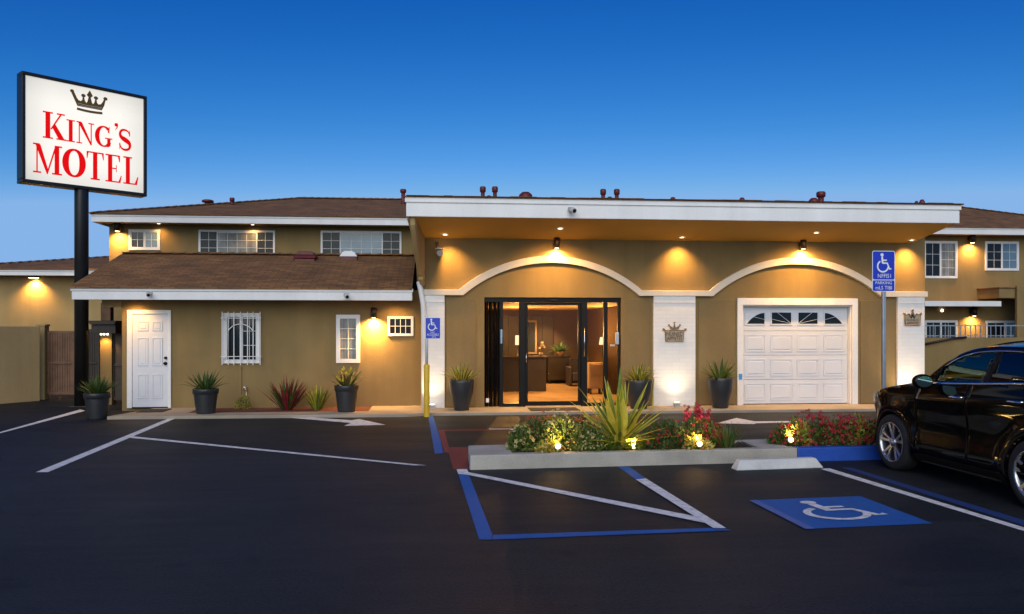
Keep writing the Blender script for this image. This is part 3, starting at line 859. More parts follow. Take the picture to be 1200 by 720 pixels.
ki = MB(); ki.box(fx(720.5), fx(724.8), YD - 0.06, YD - 0.021, 1.40, 1.66); ki.build('entry_keypad', 'galvanised', frame, bevel=0.008)
ki = MB(); ki.box(fx(714.5), fx(720), YD - 0.05, YD - 0.021, 1.36, 1.40); ki.build('key_shelf', 'galvanised', frame, bevel=0.004)

# garage door
tr = MB(); YT = YF - 0.03
g0, g1, gz = FX(864, YT), FX(1005, YT), F(930, 349.8, YT)[1]
i0, i1, iz = XG0, XG1, F(930, 357.8, YT)[1]
tr.prism_y([(g0, ZW), (i0, ZW), (i0, iz), (i1, iz), (i1, ZW), (g1, ZW), (g1, gz), (g0, gz)], YF - 0.05, YF - 0.001)
tr.prism_y([(i0 + .001, ZW), (i0 + 0.03, ZW), (i0 + 0.03, iz - 0.03), (i1 - 0.03, iz - 0.03), (i1 - 0.03, ZW), (i1 - .001, ZW), (i1 - .001, iz - .001), (i0 + .001, iz - .001)], YF - 0.002, YF + 0.2)
tr.build('garage_trim', 'white_paint', bl, bevel=0.006)
YGD = YF + 0.13
gx0, gx1 = i0 + 0.032, i1 - 0.032
gz0, gz1 = ZW + 0.012, iz - 0.032
def ring(mb, x0, x1, z0, z1, w, y0, y1):
    mb.box(x0, x1, y0, y1, z0, z0 + w); mb.box(x0, x1, y0, y1, z1 - w, z1)
    mb.box(x0, x0 + w, y0, y1, z0 + w, z1 - w); mb.box(x1 - w, x1, y0, y1, z0 + w, z1 - w)
gd = MB(); H4 = (gz1 - gz0) / 4; W4 = (gx1 - gx0) / 4
for r in range(4):
    z0 = gz0 + H4 * r
    gd.box(gx0, gx1, YGD, YGD + 0.04, z0 + 0.004, z0 + H4 - 0.004)
    for c in range(4):
        mx_, mz = 0.055, 0.075
        x0 = gx0 + W4 * c + mx_ + (0.03 if c == 0 else 0) ; x1 = gx0 + W4 * (c + 1) - mx_ - (0.03 if c == 3 else 0)
        if r < 3:
            z1a, z1b = z0 + mz, z0 + H4 - mz
            ring(gd, x0, x1, z1a, z1b, 0.03, YGD - 0.010, YGD - 0.0005)
            # raised field with sloping sides
            fi = 0.045
            vv = [(x0 + fi, YGD - 0.0005, z1a + fi), (x1 - fi, YGD - 0.0005, z1a + fi), (x1 - fi, YGD - 0.0005, z1b - fi), (x0 + fi, YGD - 0.0005, z1b - fi)]
            vi = [(x0 + fi + .02, YGD - 0.009, z1a + fi + .02), (x1 - fi - .02, YGD - 0.009, z1a + fi + .02), (x1 - fi - .02, YGD - 0.009, z1b - fi - .02), (x0 + fi + .02, YGD - 0.009, z1b - fi - .02)]
            gd.add(vv + vi, [(4, 5, 6, 7)] + [(k, (k + 1) % 4, 4 + (k + 1) % 4, 4 + k) for k in range(4)])
gdo = gd.build('garage_door', 'door_white', bl, bevel=0.003, seg=1)
z0 = gz0 + H4 * 3
fxm = (gx0 + gx1) / 2; fzb = z0 + 0.15
for c in range(4):                                  # sunburst lights in the top section
    x0 = gx0 + W4 * c + 0.055 + (0.03 if c == 0 else 0); x1 = gx0 + W4 * (c + 1) - 0.055 - (0.03 if c == 3 else 0)
    za, zb_ = z0 + 0.13, z0 + H4 - 0.10
    wm = MB(); ring(wm, x0, x1, za, zb_, 0.028, YGD - 0.016, YGD - 0.0005)
    win = wm.build('window', 'door_white', gdo, bevel=0.003, seg=1)
    xi0, xi1, zi0, zi1 = x0 + 0.028, x1 - 0.028, za + 0.028, zb_ - 0.028
    pn = MB(); pn.box(xi0 + .001, xi1 - .001, YGD - 0.005, YGD - 0.0006, zi0 + .001, zi1 - .001)
    arch = []
    if c in (0, 3):                                  # quarter arch leaves the outer corner white
        for i in range(9):
            t = i / 8
            arch.append((xi0 + (xi1 - xi0) * t, zi0 + (zi1 - zi0) * math.sin(t * math.pi / 2) ** 0.8))
        if c == 3: arch = [(xi0 + xi1 - x_, z_) for x_, z_ in arch][::-1]
        b2 = MB(); corner = (xi0, zi1) if c == 0 else (xi1, zi1)
        b2.prism_y(arch + [corner] if c == 0 else [corner] + arch, YGD - 0.012, YGD - 0.0062)
        v2, f2 = strip2d(arch, 0.010)
        b2.add([(a, YGD - 0.0135, b) for a, b in v2], f2)
        b2.build('sunburst_arch', 'door_white', gdo)
    pn.build('pane', 'pane_dark', gdo)
    sbm = MB()
    if c == 0: rays = [((xi1, zi0 + (zi1 - zi0) * 0.38), (xi0 + (xi1 - xi0) * 0.42, zi0 + (zi1 - zi0) * 0.62))]
    elif c == 1: rays = [((xi1, zi0 + .01), (xi0 + (xi1 - xi0) * .30, zi1 - .005)), ((xi1, zi0 + .005), (xi0, zi0 + (zi1 - zi0) * .42))]
    elif c == 2: rays = [((xi0, zi0 + .01), (xi0 + (xi1 - xi0) * .70, zi1 - .005)), ((xi0, zi0 + .005), (xi1, zi0 + (zi1 - zi0) * .42))]
    else: rays = [((xi0, zi0 + (zi1 - zi0) * 0.38), (xi0 + (xi1 - xi0) * 0.58, zi0 + (zi1 - zi0) * 0.62))]
    for k, (p, q) in enumerate(rays):
        sbm.bar((p[0], YGD - 0.0095 - 0.002 * k, p[1]), (q[0], YGD - 0.0095 - 0.002 * k, q[1]), 0.016, 0.006)
    sbm.build('sunburst_bar', 'door_white', gdo)
tp = MB(); tp.box(FX(864.8, YF), FX(868.8, YF), YF - 0.054, YF - 0.0515, F(866, 445, YF)[1], F(866, 438, YF)[1]); tp.build('tape_patch', 'tape_blue', bl)

# lobby room seen through the doors
lx0, lx1, ly1, lz = XL + .36, XE1 + 0.55, 25.2, 2.32
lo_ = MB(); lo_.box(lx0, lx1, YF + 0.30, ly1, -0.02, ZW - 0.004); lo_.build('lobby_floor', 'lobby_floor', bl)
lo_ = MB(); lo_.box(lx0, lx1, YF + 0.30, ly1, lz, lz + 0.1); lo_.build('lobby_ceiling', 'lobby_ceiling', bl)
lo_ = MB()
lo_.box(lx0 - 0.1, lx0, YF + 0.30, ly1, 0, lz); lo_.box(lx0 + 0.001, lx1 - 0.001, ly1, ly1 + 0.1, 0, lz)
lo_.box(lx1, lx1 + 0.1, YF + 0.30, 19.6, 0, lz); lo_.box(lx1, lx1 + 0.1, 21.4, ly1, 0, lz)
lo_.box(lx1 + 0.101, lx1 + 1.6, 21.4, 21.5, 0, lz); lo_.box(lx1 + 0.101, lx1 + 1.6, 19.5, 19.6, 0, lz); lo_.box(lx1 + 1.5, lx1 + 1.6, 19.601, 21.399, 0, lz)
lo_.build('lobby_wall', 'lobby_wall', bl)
lo_ = MB()
for i in range(10):                                  # dark wood panelling on the back wall
    w = (lx1 - 0.9 - lx0) / 10
    lo_.box(lx0 + w * i + 0.004, lx0 + w * (i + 1) - 0.004, ly1 - 0.05, ly1 - 0.001, ZW, lz - 0.18)
lo_.build('lobby_panelling', 'lobby_wood', bl)
lo_ = MB(); lo_.box(lx0 + 0.4, fx(650) + 0.9, 20.6, 20.75, ZW, lz - 0.002)
lo_.build('lobby_partition', 'lobby_wood', bl) if False else None

def window(parent, x0, x1, z0, z1, Y, sashes, fw=0.05, frame='white_paint', mun=0.013, proud=0.035, sill=False, name='window'):
    """sashes: list of (fraction, pane material, columns, rows, has own white sash frame)"""
    m = MB(); ring(m, x0, x1, z0, z1, fw, Y - proud, Y - 0.001)
    xa, xb, za, zb_ = x0 + fw, x1 - fw, z0 + fw, z1 - fw
    tot = sum(s[0] for s in sashes); x = xa
    panes = []
    for k, (fr_, pmat, nc, nr, own) in enumerate(sashes):
        w = (xb - xa) * fr_ / tot
        p0, p1 = x + 0.001, x + w - 0.001
        if own:
            ring(m, p0, p1, za + 0.001, zb_ - 0.001, 0.032, Y - proud * 0.75, Y - 0.0015)
            q0, q1, r0, r1 = p0 + 0.032, p1 - 0.032, za + 0.033, zb_ - 0.033
        else:
            q0, q1, r0, r1 = p0, p1, za + 0.001, zb_ - 0.001
        for c in range(1, nc):
            xx = q0 + (q1 - q0) * c / nc; m.box(xx - mun / 2, xx + mun / 2, Y - 0.016, Y - 0.0065, r0, r1)
        for r in range(1, nr):
            zz = r0 + (r1 - r0) * r / nr; m.box(q0, q1, Y - 0.0145, Y - 0.0068, zz - mun / 2, zz + mun / 2)
        panes.append((q0, q1, r0, r1, pmat))
        x += w
    wo = m.build(name, frame, parent, bevel=0.003, seg=1)
    for q0, q1, r0, r1, pmat in panes:
        b = MB(); b.box(q0 + .0005, q1 - .0005, Y - 0.0055, Y - 0.0012, r0 + .0005, r1 - .0005); b.build('pane', pmat, wo)
    return wo

def wpx(parent, p0, p1, Y, sashes, **k):
    x0, z1 = F(p0[0], p0[1], Y); x1, z0 = F(p1[0], p1[1], Y)
    return window(parent, x0, x1, z0, z1, Y, sashes, **k)

def gable_fascia(mb, x0, x1, y, z0, z1, t=0.05):
    mb.box(x0, x1, y, y + t, z0, z1)
    mb.box(x0 - 0.02, x1 + 0.02, y - 0.022, y - 0.001, z1 - 0.06, z1 + 0.01)

# ================================================================== SIDE WING (single storey, gable roof)
sw = thing('side_wing_building', 'low tan stucco wing with brown shingle roof and white six panel door', 'building', (XWL, YL, 0))
YE = 17.2
xs0, ze0 = F(84, 351.2, YE); ze1 = F(84, 337.5, YE)[1]
xs1 = XC0 + 0.07
w_ = MB()
w_.box(XWL, XL - 0.002, YL, YL + 0.25, 0, ze0 + 0.25)
w_.box(XWL, XWL + 0.25, YL + 0.251, 22.6, 0, ze0 + 0.2)
w_.box(XWL + 0.25, XL - 0.002, 22.35, 22.6, 0, ze0 + 0.2)
w_.build('wall', 'stucco', sw)
f_ = MB(); gable_fascia(f_, xs0, xs1, YE, ze0, ze1)
PT = 0.335
yr = 19.95; zr = ze1 + 0.03 + PT * (yr - YE)
f_.prism_x([(YE + 0.051, ze0), (YE + 0.051, ze1 - 0.02), (yr, zr - 0.07), (2 * yr - YE - 0.05, ze1 - 0.02), (2 * yr - YE - 0.05, ze0), (yr, zr - 0.30)], xs0 + 0.001, xs0 + 0.05)
f_.build('fascia', 'white_paint', sw, bevel=0.006)
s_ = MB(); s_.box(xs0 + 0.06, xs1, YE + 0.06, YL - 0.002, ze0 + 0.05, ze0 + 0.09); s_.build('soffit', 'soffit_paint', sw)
b_ = MB(); b_.box(xs0 + 0.35, XWL - 0.002, YL - 0.05, YL + 0.14, ze0 - 0.14, ze0 + 0.045); b_.build('eave_beam', 'stucco_pale', sw)
r_ = MB()
slab(r_, [(xs0 - 0.03, YE - 0.05, ze1 + 0.02), (xs1, YE - 0.05, ze1 + 0.02), (xs1, yr, zr), (xs0 - 0.03, yr, zr)], 0.03)
slab(r_, [(xs0 - 0.03, yr, zr), (xs1, yr, zr), (xs1, 2 * yr - YE + 0.05, ze1 + 0.02), (xs0 - 0.03, 2 * yr - YE + 0.05, ze1 + 0.02)], 0.03)
roofS = r_.build('roof', 'shingle', sw)
def ridge_caps(parent, a, b, seed):
    rnd = random.Random(seed); a, b = Vector(a), Vector(b)
    L = (b - a).length; d = (b - a) / L; m = MB(); s = 0.0
    while s < L - 0.05:
        l = rnd.uniform(0.24, 0.30)
        e = min(s + l + 0.04, L)
        m.bar(a + d * s + Vector((0, 0, 0.012)), a + d * e + Vector((0, 0, 0.028)), 0.26, 0.03); s += l
    m.build('ridge_cap', 'ridge_shingle', parent)
ridge_caps(roofS, (xs0, yr, zr), (xs1, yr, zr), 5)
# two low vents on this roof
X, Z = F(358, 303.5, 19.5); rz = ze1 + 0.02 + PT * (19.5 - YE)
v_ = MB()
hw = 0.23
v_.box(X - hw, X + hw, 19.35, 19.75, rz - 0.12, rz + 0.02)
v_.prism_x([(19.31, rz + 0.035), (19.80, rz + 0.035), (19.74, rz + 0.10), (19.37, rz + 0.10)], X - hw - 0.03, X + hw + 0.03)
v_.prism_y([(X - hw, rz + 0.11), (X + hw, rz + 0.11), (X + hw - 0.08, rz + 0.20), (X - hw + 0.08, rz + 0.20)], 19.38, 19.72)
tag(v_.build('roof_vent', 'red_vent', roofS, bevel=0.008), 'wide dark red box vent')
X, Z = F(409, 300, 19.6); rz = ze1 + 0.02 + PT * (19.6 - YE)
v_ = MB(); v_.box(X - 0.2, X + 0.2, 19.45, 19.8, rz - 0.12, rz + 0.05)
rv = tag(v_.build('roof_vent', 'red_vent', roofS, bevel=0.008), 'low red vent with white dome cap')
v_ = MB(); v_.prism_y([(X - 0.21, rz + 0.052), (X + 0.21, rz + 0.052), (X + 0.15, rz + 0.15), (X + 0.08, rz + 0.185), (X - 0.08, rz + 0.185), (X - 0.15, rz + 0.15)], 19.44, 19.81)
v_.build('roof_vent_dome', 'dome_white', roofS, bevel=0.012)

# door
d_ = MB()
dx0, dz1 = F(149.5, 363.5, YL); dx1 = FX(201, YL)
ix0, iz1 = F(155.5, 368, YL); ix1 = FX(197.5, YL)
ring_z0 = ZW + 0.002
d_.prism_y([(dx0, ring_z0), (ix0, ring_z0), (ix0, iz1), (ix1, iz1), (ix1, ring_z0), (dx1, ring_z0), (dx1, dz1), (dx0, dz1)], YL - 0.045, YL - 0.001)
d_.build('door_trim', 'white_paint', sw, bevel=0.005)
d_ = MB(); d_.box(ix0 + 0.002, ix1 - 0.002, YL - 0.022, YL - 0.002, ring_z0 + 0.02, iz1 - 0.003)
W, H = ix1 - ix0, iz1 - ring_z0
for c in (0, 1):
    x0 = ix0 + W * (0.15 + 0.40 * c); x1 = x0 + W * 0.29
    for a, b in ((0.10, 0.36), (0.45, 0.75), (0.82, 0.92)):
        z0, z1 = ring_z0 + H * a, ring_z0 + H * b
        ring(d_, x0, x1, z0, z1, 0.022, YL - 0.030, YL - 0.0225)
        d_.box(x0 + 0.045, x1 - 0.045, YL - 0.028, YL - 0.0225, z0 + 0.045, z1 - 0.045)
door = d_.build('door', 'door_white', sw, bevel=0.006, seg=2)
for px, py, r in ((196, 419.5, 0.028), (195.5, 426, 0.034)):
    X, Z = F(px, py, YL); h_ = MB(); h_.lathe([(0.001, -0.072), (r, -0.066), (r, -0.045), (r * .5, -0.03), (r * 1.1, -0.027), (r * 1.1, -0.022)], (X - 0.02, YL, Z), 16, 'y'); h_.build('handle', 'black_metal', door)
t_ = MB(); t_.box(ix0 + 0.01, ix1 - 0.01, YL - 0.06, YL - 0.003, ZW + 0.003, ring_z0 + 0.018); t_.build('threshold', 'black_metal', sw)

W4 = 'white_paint'
wpx(sw, (261.5, 367), (304.5, 426), YL, [(1, 'pane_dark', 1, 1, True), (1, 'pane_dark', 2, 3, True)])
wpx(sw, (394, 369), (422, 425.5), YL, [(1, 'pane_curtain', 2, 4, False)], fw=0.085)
wpx(sw, (454, 370.8), (484.5, 394), YL, [(1, 'pane_dark', 4, 2, False)], fw=0.055)
# security grille of white bars with an arched centre
gx = lambda p: F(p, 400, YL - 0.1)[0]
gzf = lambda y: F(282, y, YL - 0.1)[1]
gr = MB(); yg = YL - 0.10
for px in (260.2, 267.3, 274, 281.8, 290, 296.5, 304.8):
    gr.box(gx(px) - 0.008, gx(px) + 0.008, yg, yg + 0.014, gzf(428), gzf(365.5))
for y in (373, 418):
    gr.box(gx(258.8), gx(306), yg - 0.014, yg - 0.0005, gzf(y) - 0.007, gzf(y) + 0.007)
ar = arc3(gx(267.3), gx(296.5), gzf(388), gzf(380), 16)
gr.tube([(gx(267.3), yg - 0.008, gzf(418))] + [(a, yg - 0.008, b) for a, b in ar] + [(gx(296.5), yg - 0.008, gzf(388.5))], 0.010, 6)
for px in (261, 304.3):
    for y in (372, 420):
        gr.box(gx(px) - 0.01, gx(px) + 0.01, yg + 0.015, YL - 0.002, gzf(y) - 0.01, gzf(y) + 0.01)
gr.build('window_grille', 'white_paint', sw)
# conduit and hose tap
c_ = MB(); X = FX(281.5, YL); c_.box(X - 0.035, X + 0.035, YL - 0.03, YL - 0.001, F(281, 470, YL)[1], F(281, 430, YL)[1]); c_.build('conduit_cover', 'stucco', sw, bevel=0.008)
c_ = MB(); X, Z = F(289, 455.5, YL)
c_.tube([(X, YL - 0.001, Z + .02), (X, YL - 0.10, Z + 0.02), (X, YL - 0.13, Z - 0.03)], 0.014, 8); c_.tube([(X, YL - 0.03, Z), (X, YL - 0.03, 0.05)], 0.010, 8)
c_.ball((X - 0.02, YL - 0.09, Z + 0.02), 0.04, 0.04, 0.045); c_.build('hose_tap', 'galvanised', sw)

# ================================================================== UPPER LEFT BUILDING (two storeys)
YU = 26.0; YUE = 25.3
XUL = FX(128, YU); XUR = 6.5
ub = thing('two_storey_building', 'two storey tan stucco block with hipped shingle roof rising behind the low wing', 'building', (XUL, YU, 0))
xe0, uz0 = F(107, 261.9, YUE); uz1 = F(290, 253.2, YUE)[1]; uz0 = F(290, 262.2, YUE)[1]
u_ = MB(); u_.box(XUL, XUR, YU, YU + 0.25, 0, uz0 + 0.3); u_.box(XUL, XUL + 0.25, YU + 0.251, 36, 0, uz0 + 0.3); u_.box(XUR - 0.25, XUR, YU + 0.251, 36, 0, uz0 + 0.3); u_.box(XUL + 0.25, XUR - 0.25, 35.7, 35.95, 0, uz0 + 0.3)
u_.build('wall', 'stucco', ub)
u_ = MB(); gable_fascia(u_, xe0, XUR + 0.7, YUE, uz0, uz1); u_.box(xe0, xe0 + 0.05, YUE + 0.051, 36.5, uz0, uz1); u_.build('fascia', 'white_paint', ub, bevel=0.006)
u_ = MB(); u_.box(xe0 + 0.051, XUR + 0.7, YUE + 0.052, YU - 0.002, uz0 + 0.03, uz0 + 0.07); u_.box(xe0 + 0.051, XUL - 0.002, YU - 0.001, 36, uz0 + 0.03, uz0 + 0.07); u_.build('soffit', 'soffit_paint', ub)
D = 5.2; PU = (F(345, 233.2, YUE + D)[1] - uz1) / D
xr0 = xe0 + D; zru = uz1 + 0.02 + PU * D; yru = YUE + D; xr1 = XUR + 0.7 - D
u_ = MB(); a, b, c, d = (xe0 - .03, YUE - .05, uz1 + .02), (XUR + .75, YUE - .05, uz1 + .02), (XUR + .75, yru + D, uz1 + .02), (xe0 - .03, yru + D, uz1 + .02)
p, q = (xr0, yru, zru), (xr1 + 0.0, yru, zru)
slab(u_, [a, b, q, p], 0.03); slab(u_, [d, a, p], 0.03); slab(u_, [b, c, q], 0.03); slab(u_, [c, d, p, q], 0.03)
roofU = u_.build('roof', 'shingle', ub)
ridge_caps(roofU, a, p, 8); ridge_caps(roofU, p, q, 9)
for px, yt, rr in ((243.5, 234.5, 0.10), (272, 232, 0.075)):
    Yv = 28.0; zz = uz1 + 0.02 + PU * (min(Yv - YUE, FX(px, Yv) - xe0))
    pipe_vent(roofU, px, yt, Yv, zz, rr)
    if px < 250:
        X, z = F(px, yt, Yv); m = MB(); m.lathe([(0.10, z - 0.09), (0.19, z - 0.08), (0.19, z - 0.02), (0.13, z + 0.003), (0.001, z + 0.006)], (X, Yv, 0), 16); m.build('roof_vent', 'red_vent', roofU)
pipe_vent(roofU, 472.5, 222, 29.0, zru - 0.6, 0.10)
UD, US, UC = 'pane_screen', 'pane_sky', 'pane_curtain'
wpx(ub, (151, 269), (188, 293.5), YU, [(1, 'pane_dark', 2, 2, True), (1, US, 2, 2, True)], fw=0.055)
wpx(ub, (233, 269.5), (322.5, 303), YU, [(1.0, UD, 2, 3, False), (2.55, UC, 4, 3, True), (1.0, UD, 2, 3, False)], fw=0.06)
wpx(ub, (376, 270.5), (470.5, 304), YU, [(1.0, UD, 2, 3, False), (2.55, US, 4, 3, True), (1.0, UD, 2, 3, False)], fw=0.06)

# ================================================================== FAR LEFT BUILDING
YA = 27.0; YAE = 26.3
ab = thing('far_annex_building', 'single storey tan annex with shingle roof beyond the boundary wall and gate', 'building', (FX(-60, YA), YA, 0))
az0, az1 = F(50, 323, YAE)[1], F(50, 316.2, YAE)[1]
axl = FX(-78, YAE); axr = XUL - 0.02
a_ = MB(); a_.box(axl + 0.7, axr, YA, YA + 0.25, 0, az0 + 0.2); a_.box(axl + 0.7, axl + 0.95, YA + 0.251, 34, 0, az0 + 0.2); a_.box(axl + 0.95, axr, 33.7, 33.95, 0, az0 + 0.2); a_.build('wall', 'stucco_pale', ab)
a_ = MB(); gable_fascia(a_, axl, axr, YAE, az0, az1); a_.box(axl, axl + 0.05, YAE + 0.051, 34.6, az0, az1); a_.build('fascia', 'white_paint', ab, bevel=0.006)
a_ = MB(); a_.box(axl + 0.051, axr, YAE + 0.052, YA - 0.002, az0 + 0.03, az0 + 0.07); a_.build('soffit', 'soffit_paint', ab)
a_ = MB(); D2 = 4.15; z1 = az1 + 0.02
a, b, c, d = (axl - .03, YAE - .05, z1), (axr, YAE - .05, z1), (axr, YAE + 2 * D2, z1), (axl - .03, YAE + 2 * D2, z1)
p, q = (axl + D2, YAE + D2, z1 + 0.19 * D2), (axr, YAE + D2, z1 + 0.19 * D2)
slab(a_, [a, b, q, p], 0.03); slab(a_, [d, a, p], 0.03); slab(a_, [c, d, p, q], 0.03)
ra = a_.build('roof', 'shingle', ab); ridge_caps(ra, a, p, 11); ridge_caps(ra, p, q, 12)

# ================================================================== RIGHT WING (two storeys)
YR = 29.0; YRE = 28.3
rb = thing('right_wing_building', 'two storey tan stucco wing beyond the railing wall with hipped roof', 'building', (FX(1060, YR), YR, 0))
rz0, rz1 = F(1150, 275, YRE)[1], F(1150, 267.2, YRE)[1]
rxl, rxr = 12.4, 26.2
a_ = MB(); a_.box(rxl, rxr - 0.7, YR, YR + 0.25, 0, rz0 + 0.2); a_.box(rxl, rxl + .25, YR + .251, 36, 0, rz0 + .2); a_.box(rxr - .95, rxr - .7, YR + .251, 36, 0, rz0 + .2); a_.box(rxl + .25, rxr - .95, 35.75, 36, 0, rz0 + .2)
a_.build('wall', 'stucco', rb)
a_ = MB(); gable_fascia(a_, rxl - 0.7, rxr, YRE, rz0, rz1); a_.box(rxr - .05, rxr, YRE + .051, 36.5, rz0, rz1); a_.build('fascia', 'white_paint', rb, bevel=0.006)
a_ = MB(); a_.box(rxl - .7, rxr - .06, YRE + .052, YR - .002, rz0 + .03, rz0 + .07); a_.build('soffit', 'soffit_paint', rb)
DR = 4.1; PR_ = 0.335; z1 = rz1 + .02
a, b, c, d = (rxl - .73, YRE - .05, z1), (rxr + .03, YRE - .05, z1), (rxr + .03, YRE + 2 * DR, z1), (rxl - .73, YRE + 2 * DR, z1)
p, q = (rxl - .73 + DR, YRE + DR, z1 + PR_ * DR), (rxr - DR, YRE + DR, z1 + PR_ * DR)
a_ = MB(); slab(a_, [a, b, q, p], .03); slab(a_, [b, c, q], .03); slab(a_, [d, a, p], .03); slab(a_, [c, d, p, q], .03)
rr = a_.build('roof', 'shingle', rb); ridge_caps(rr, b, q, 14); ridge_caps(rr, p, q, 15)
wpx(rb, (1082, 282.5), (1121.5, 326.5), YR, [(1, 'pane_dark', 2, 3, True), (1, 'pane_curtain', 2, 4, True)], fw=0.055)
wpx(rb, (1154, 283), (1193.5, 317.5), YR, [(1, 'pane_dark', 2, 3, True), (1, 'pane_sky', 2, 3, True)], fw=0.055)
wpx(rb, (1083, 375.5), (1121.5, 404), YR, [(1, 'pane_dark', 2, 1, True), (1, 'pane_dark', 2, 1, True)], fw=0.055)
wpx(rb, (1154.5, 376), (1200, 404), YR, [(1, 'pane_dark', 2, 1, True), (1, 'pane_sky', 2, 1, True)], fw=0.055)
YRL = 27.9
a_ = MB(); x0, z0 = F(1078, 359, YRL); x1 = FX(1173.5, YRL); z1 = F(1130, 353, YRL)[1]
a_.box(x0, x1, YRL, YRL + .05, z0, z1); a_.build('lower_fascia', 'white_paint', rb, bevel=.006)
a_ = MB(); a_.box(x0, x1, YRL + .051, YR - .002, z0 + .06, z0 + .10); a_.build('lower_soffit', 'soffit_paint', rb)
YPc = 27.8
x0, z0 = F(1171, 349.5, YPc); z1 = F(1171, 338, YPc)[1]; x1 = FX(1290, YPc)
a_ = MB(); a_.box(x0, x1, YPc, YR - .003, z0, z1); a_.build('porch_beam', 'stucco', rb, bevel=0.012)
a_ = MB(); a_.box(x0 - .04, x1, YPc - .05, YR - .003, z1 + .002, z1 + .05); a_.build('porch_coping', 'ridge_shingle', rb, bevel=.008)
xx = FX(1192, YPc - .12)
a_ = MB(); a_.box(xx, xx + 1.4, YPc - .12, YPc - .002, 0, z1 + .10); a_.build('porch_pier', 'stucco', rb, bevel=0.012)

# low wall with railing on the right
YQ = 20.6
qx0, qz = F(1083, 395.8, YQ); qx1 = FX(1260, YQ)
a_ = MB(); a_.box(qx0, qx1, YQ, YQ + .2, 0, qz); a_ = a_.build('courtyard_wall', 'stucco', None)
tag(a_, 'plain tan stucco courtyard wall under the metal railing beside the car', 'wall', kind=None)
rl = thing('metal_railing', 'grey metal railing with thin upright bars on the courtyard wall', 'railing', (qx0, YQ + .1, qz))
m = MB(); yq = YQ + .1
zt_, zb_ = F(1130, 381.8, YQ)[1], F(1130, 393.8, YQ)[1]
xq1 = FX(1191, YQ)
m.box(qx0, xq1 + 0.8, yq - .015, yq + .015, zt_ - .015, zt_ + .015); m.box(qx0, xq1, yq - .012, yq + .012, zb_ - .012, zb_ + .012); m.build('rail', 'galvanised', rl)
m = MB(); x = qx0 + .08
while x < xq1:
    m.box(x - .010, x + .010, yq - .010, yq + .010, qz + .002, zt_ + (.05 if int((x - qx0) / .145) % 4 == 0 else -.016)); x += .145
m.build('railing_bars', 'galvanised', rl)
hr = MB(); A = F(1084, 403.5, YQ - .06); B = F(1118, 396.5, YQ - .06)
hr.tube([(A[0], YQ - .06, A[1]), (B[0], YQ - .06, B[1]), (B[0] + .35, YQ - .06, B[1] + .02)], .03, 8); tag(hr.build('stair_handrail', 'bronze_dark'), 'dark sloping handrail fixed along the courtyard wall top', 'handrail')

# ================================================================== LEFT BOUNDARY: wall, gate, pier with lit shelf
A, B = G(0, 474), G(47, 470.2)
dW = (B - A).normalized(); nW = Vector((-dW.y, dW.x, 0))
A0 = A - dW * 7.0
def wallpoly(P, Q, t): return [(P.x, P.y), (Q.x, Q.y), (Q.x + nW.x * t, Q.y + nW.y * t), (P.x + nW.x * t, P.y + nW.y * t)]
m = MB(); m.prism_z(wallpoly(A0, B, .2), 0, 1.80); bw = m.build('boundary_wall', 'stucco_lit', bevel=.015)
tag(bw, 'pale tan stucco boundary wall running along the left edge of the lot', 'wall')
Y_G = 20.9
gp0, gp1 = FX(46, Y_G), FX(55, Y_G)
m = MB(); m.box(gp0, gp1, Y_G - .12, Y_G + .12, 0, 1.80); m.box(gp0 - .02, gp1 + .02, Y_G - .14, Y_G + .14, 1.801, 1.85)
tag(m.build('gate_post', 'stucco_pale', bevel=.01), 'pale stucco post where the boundary wall meets the brown gate', 'post')
def gate(label, x0, x1, y, z0, z1, mat, nslat, fmat):
    t = thing('slatted_gate', label, 'gate', ((x0 + x1) / 2, y, 0), group='gates left of the side wing')
    m = MB(); w = (x1 - x0 - .12) / nslat
    for i in range(nslat):
        m.box(x0 + .06 + w * i + .004, x0 + .06 + w * (i + 1) - .004, y - .012, y + .012, z0 + .062, z1 - .062)
    m.build('slat_panel', mat, t)
    m = MB(); ring(m, x0, x1, z0, z1, .06, y - .03, y + .03); m.box(x0 + .061, x1 - .061, y - .035, y - .0125, (z0 + z1) / 2 - .03, (z0 + z1) / 2 + .03); m.build('gate_frame', fmat, t, bevel=.004)
    return t
gate('brown slatted gate next to the pale post', gp1 + .02, FX(88, Y_G), Y_G, .12, F(70, 388, Y_G)[1], 'wood_brown', 9, 'wood_brown')
gate('black slatted gate right behind the sign pole', FX(88.5, Y_G), FX(117, Y_G), Y_G, .06, F(70, 386, Y_G)[1], 'wood_dark', 8, 'wood_dark')
gate('narrow dark gate between lit pier and side wing', FX(131.5, 19.4), XWL - 0.02, 19.4, .1, 1.72, 'wood_dark', 4, 'wood_dark')
pr = thing('entry_pier', 'stucco pier under a dark timber shelf with tiny lamps by the white door', 'pier', (FX(124, 19.3), 19.3, 0))
Yp = 19.3
m = MB(); m.box(FX(117, Yp), FX(131, Yp), Yp, Yp + .28, 0, F(124, 391.5, Yp)[1]); m.build('pier', 'stucco', pr, bevel=.012)
m = MB(); zsh = F(124, 391, Yp)[1]
m.box(FX(113, Yp), FX(141, Yp), Yp - .28, Yp + .4, zsh + .002, zsh + .20)
m.prism_y([(FX(113, Yp), zsh + .201), (FX(141, Yp), zsh + .201), (FX(143, Yp), zsh + .29), (FX(109.5, Yp), zsh + .29)], Yp - .34, Yp + .4); m.build('timber_shelf', 'wood_dark', pr, bevel=.006)
m = MB(); m.box(FX(117.5, Yp), FX(129, Yp), Yp + .02, Yp + .22, zsh + .292, 2.33); m.build('timber_post', 'wood_brown', pr, bevel=.01)
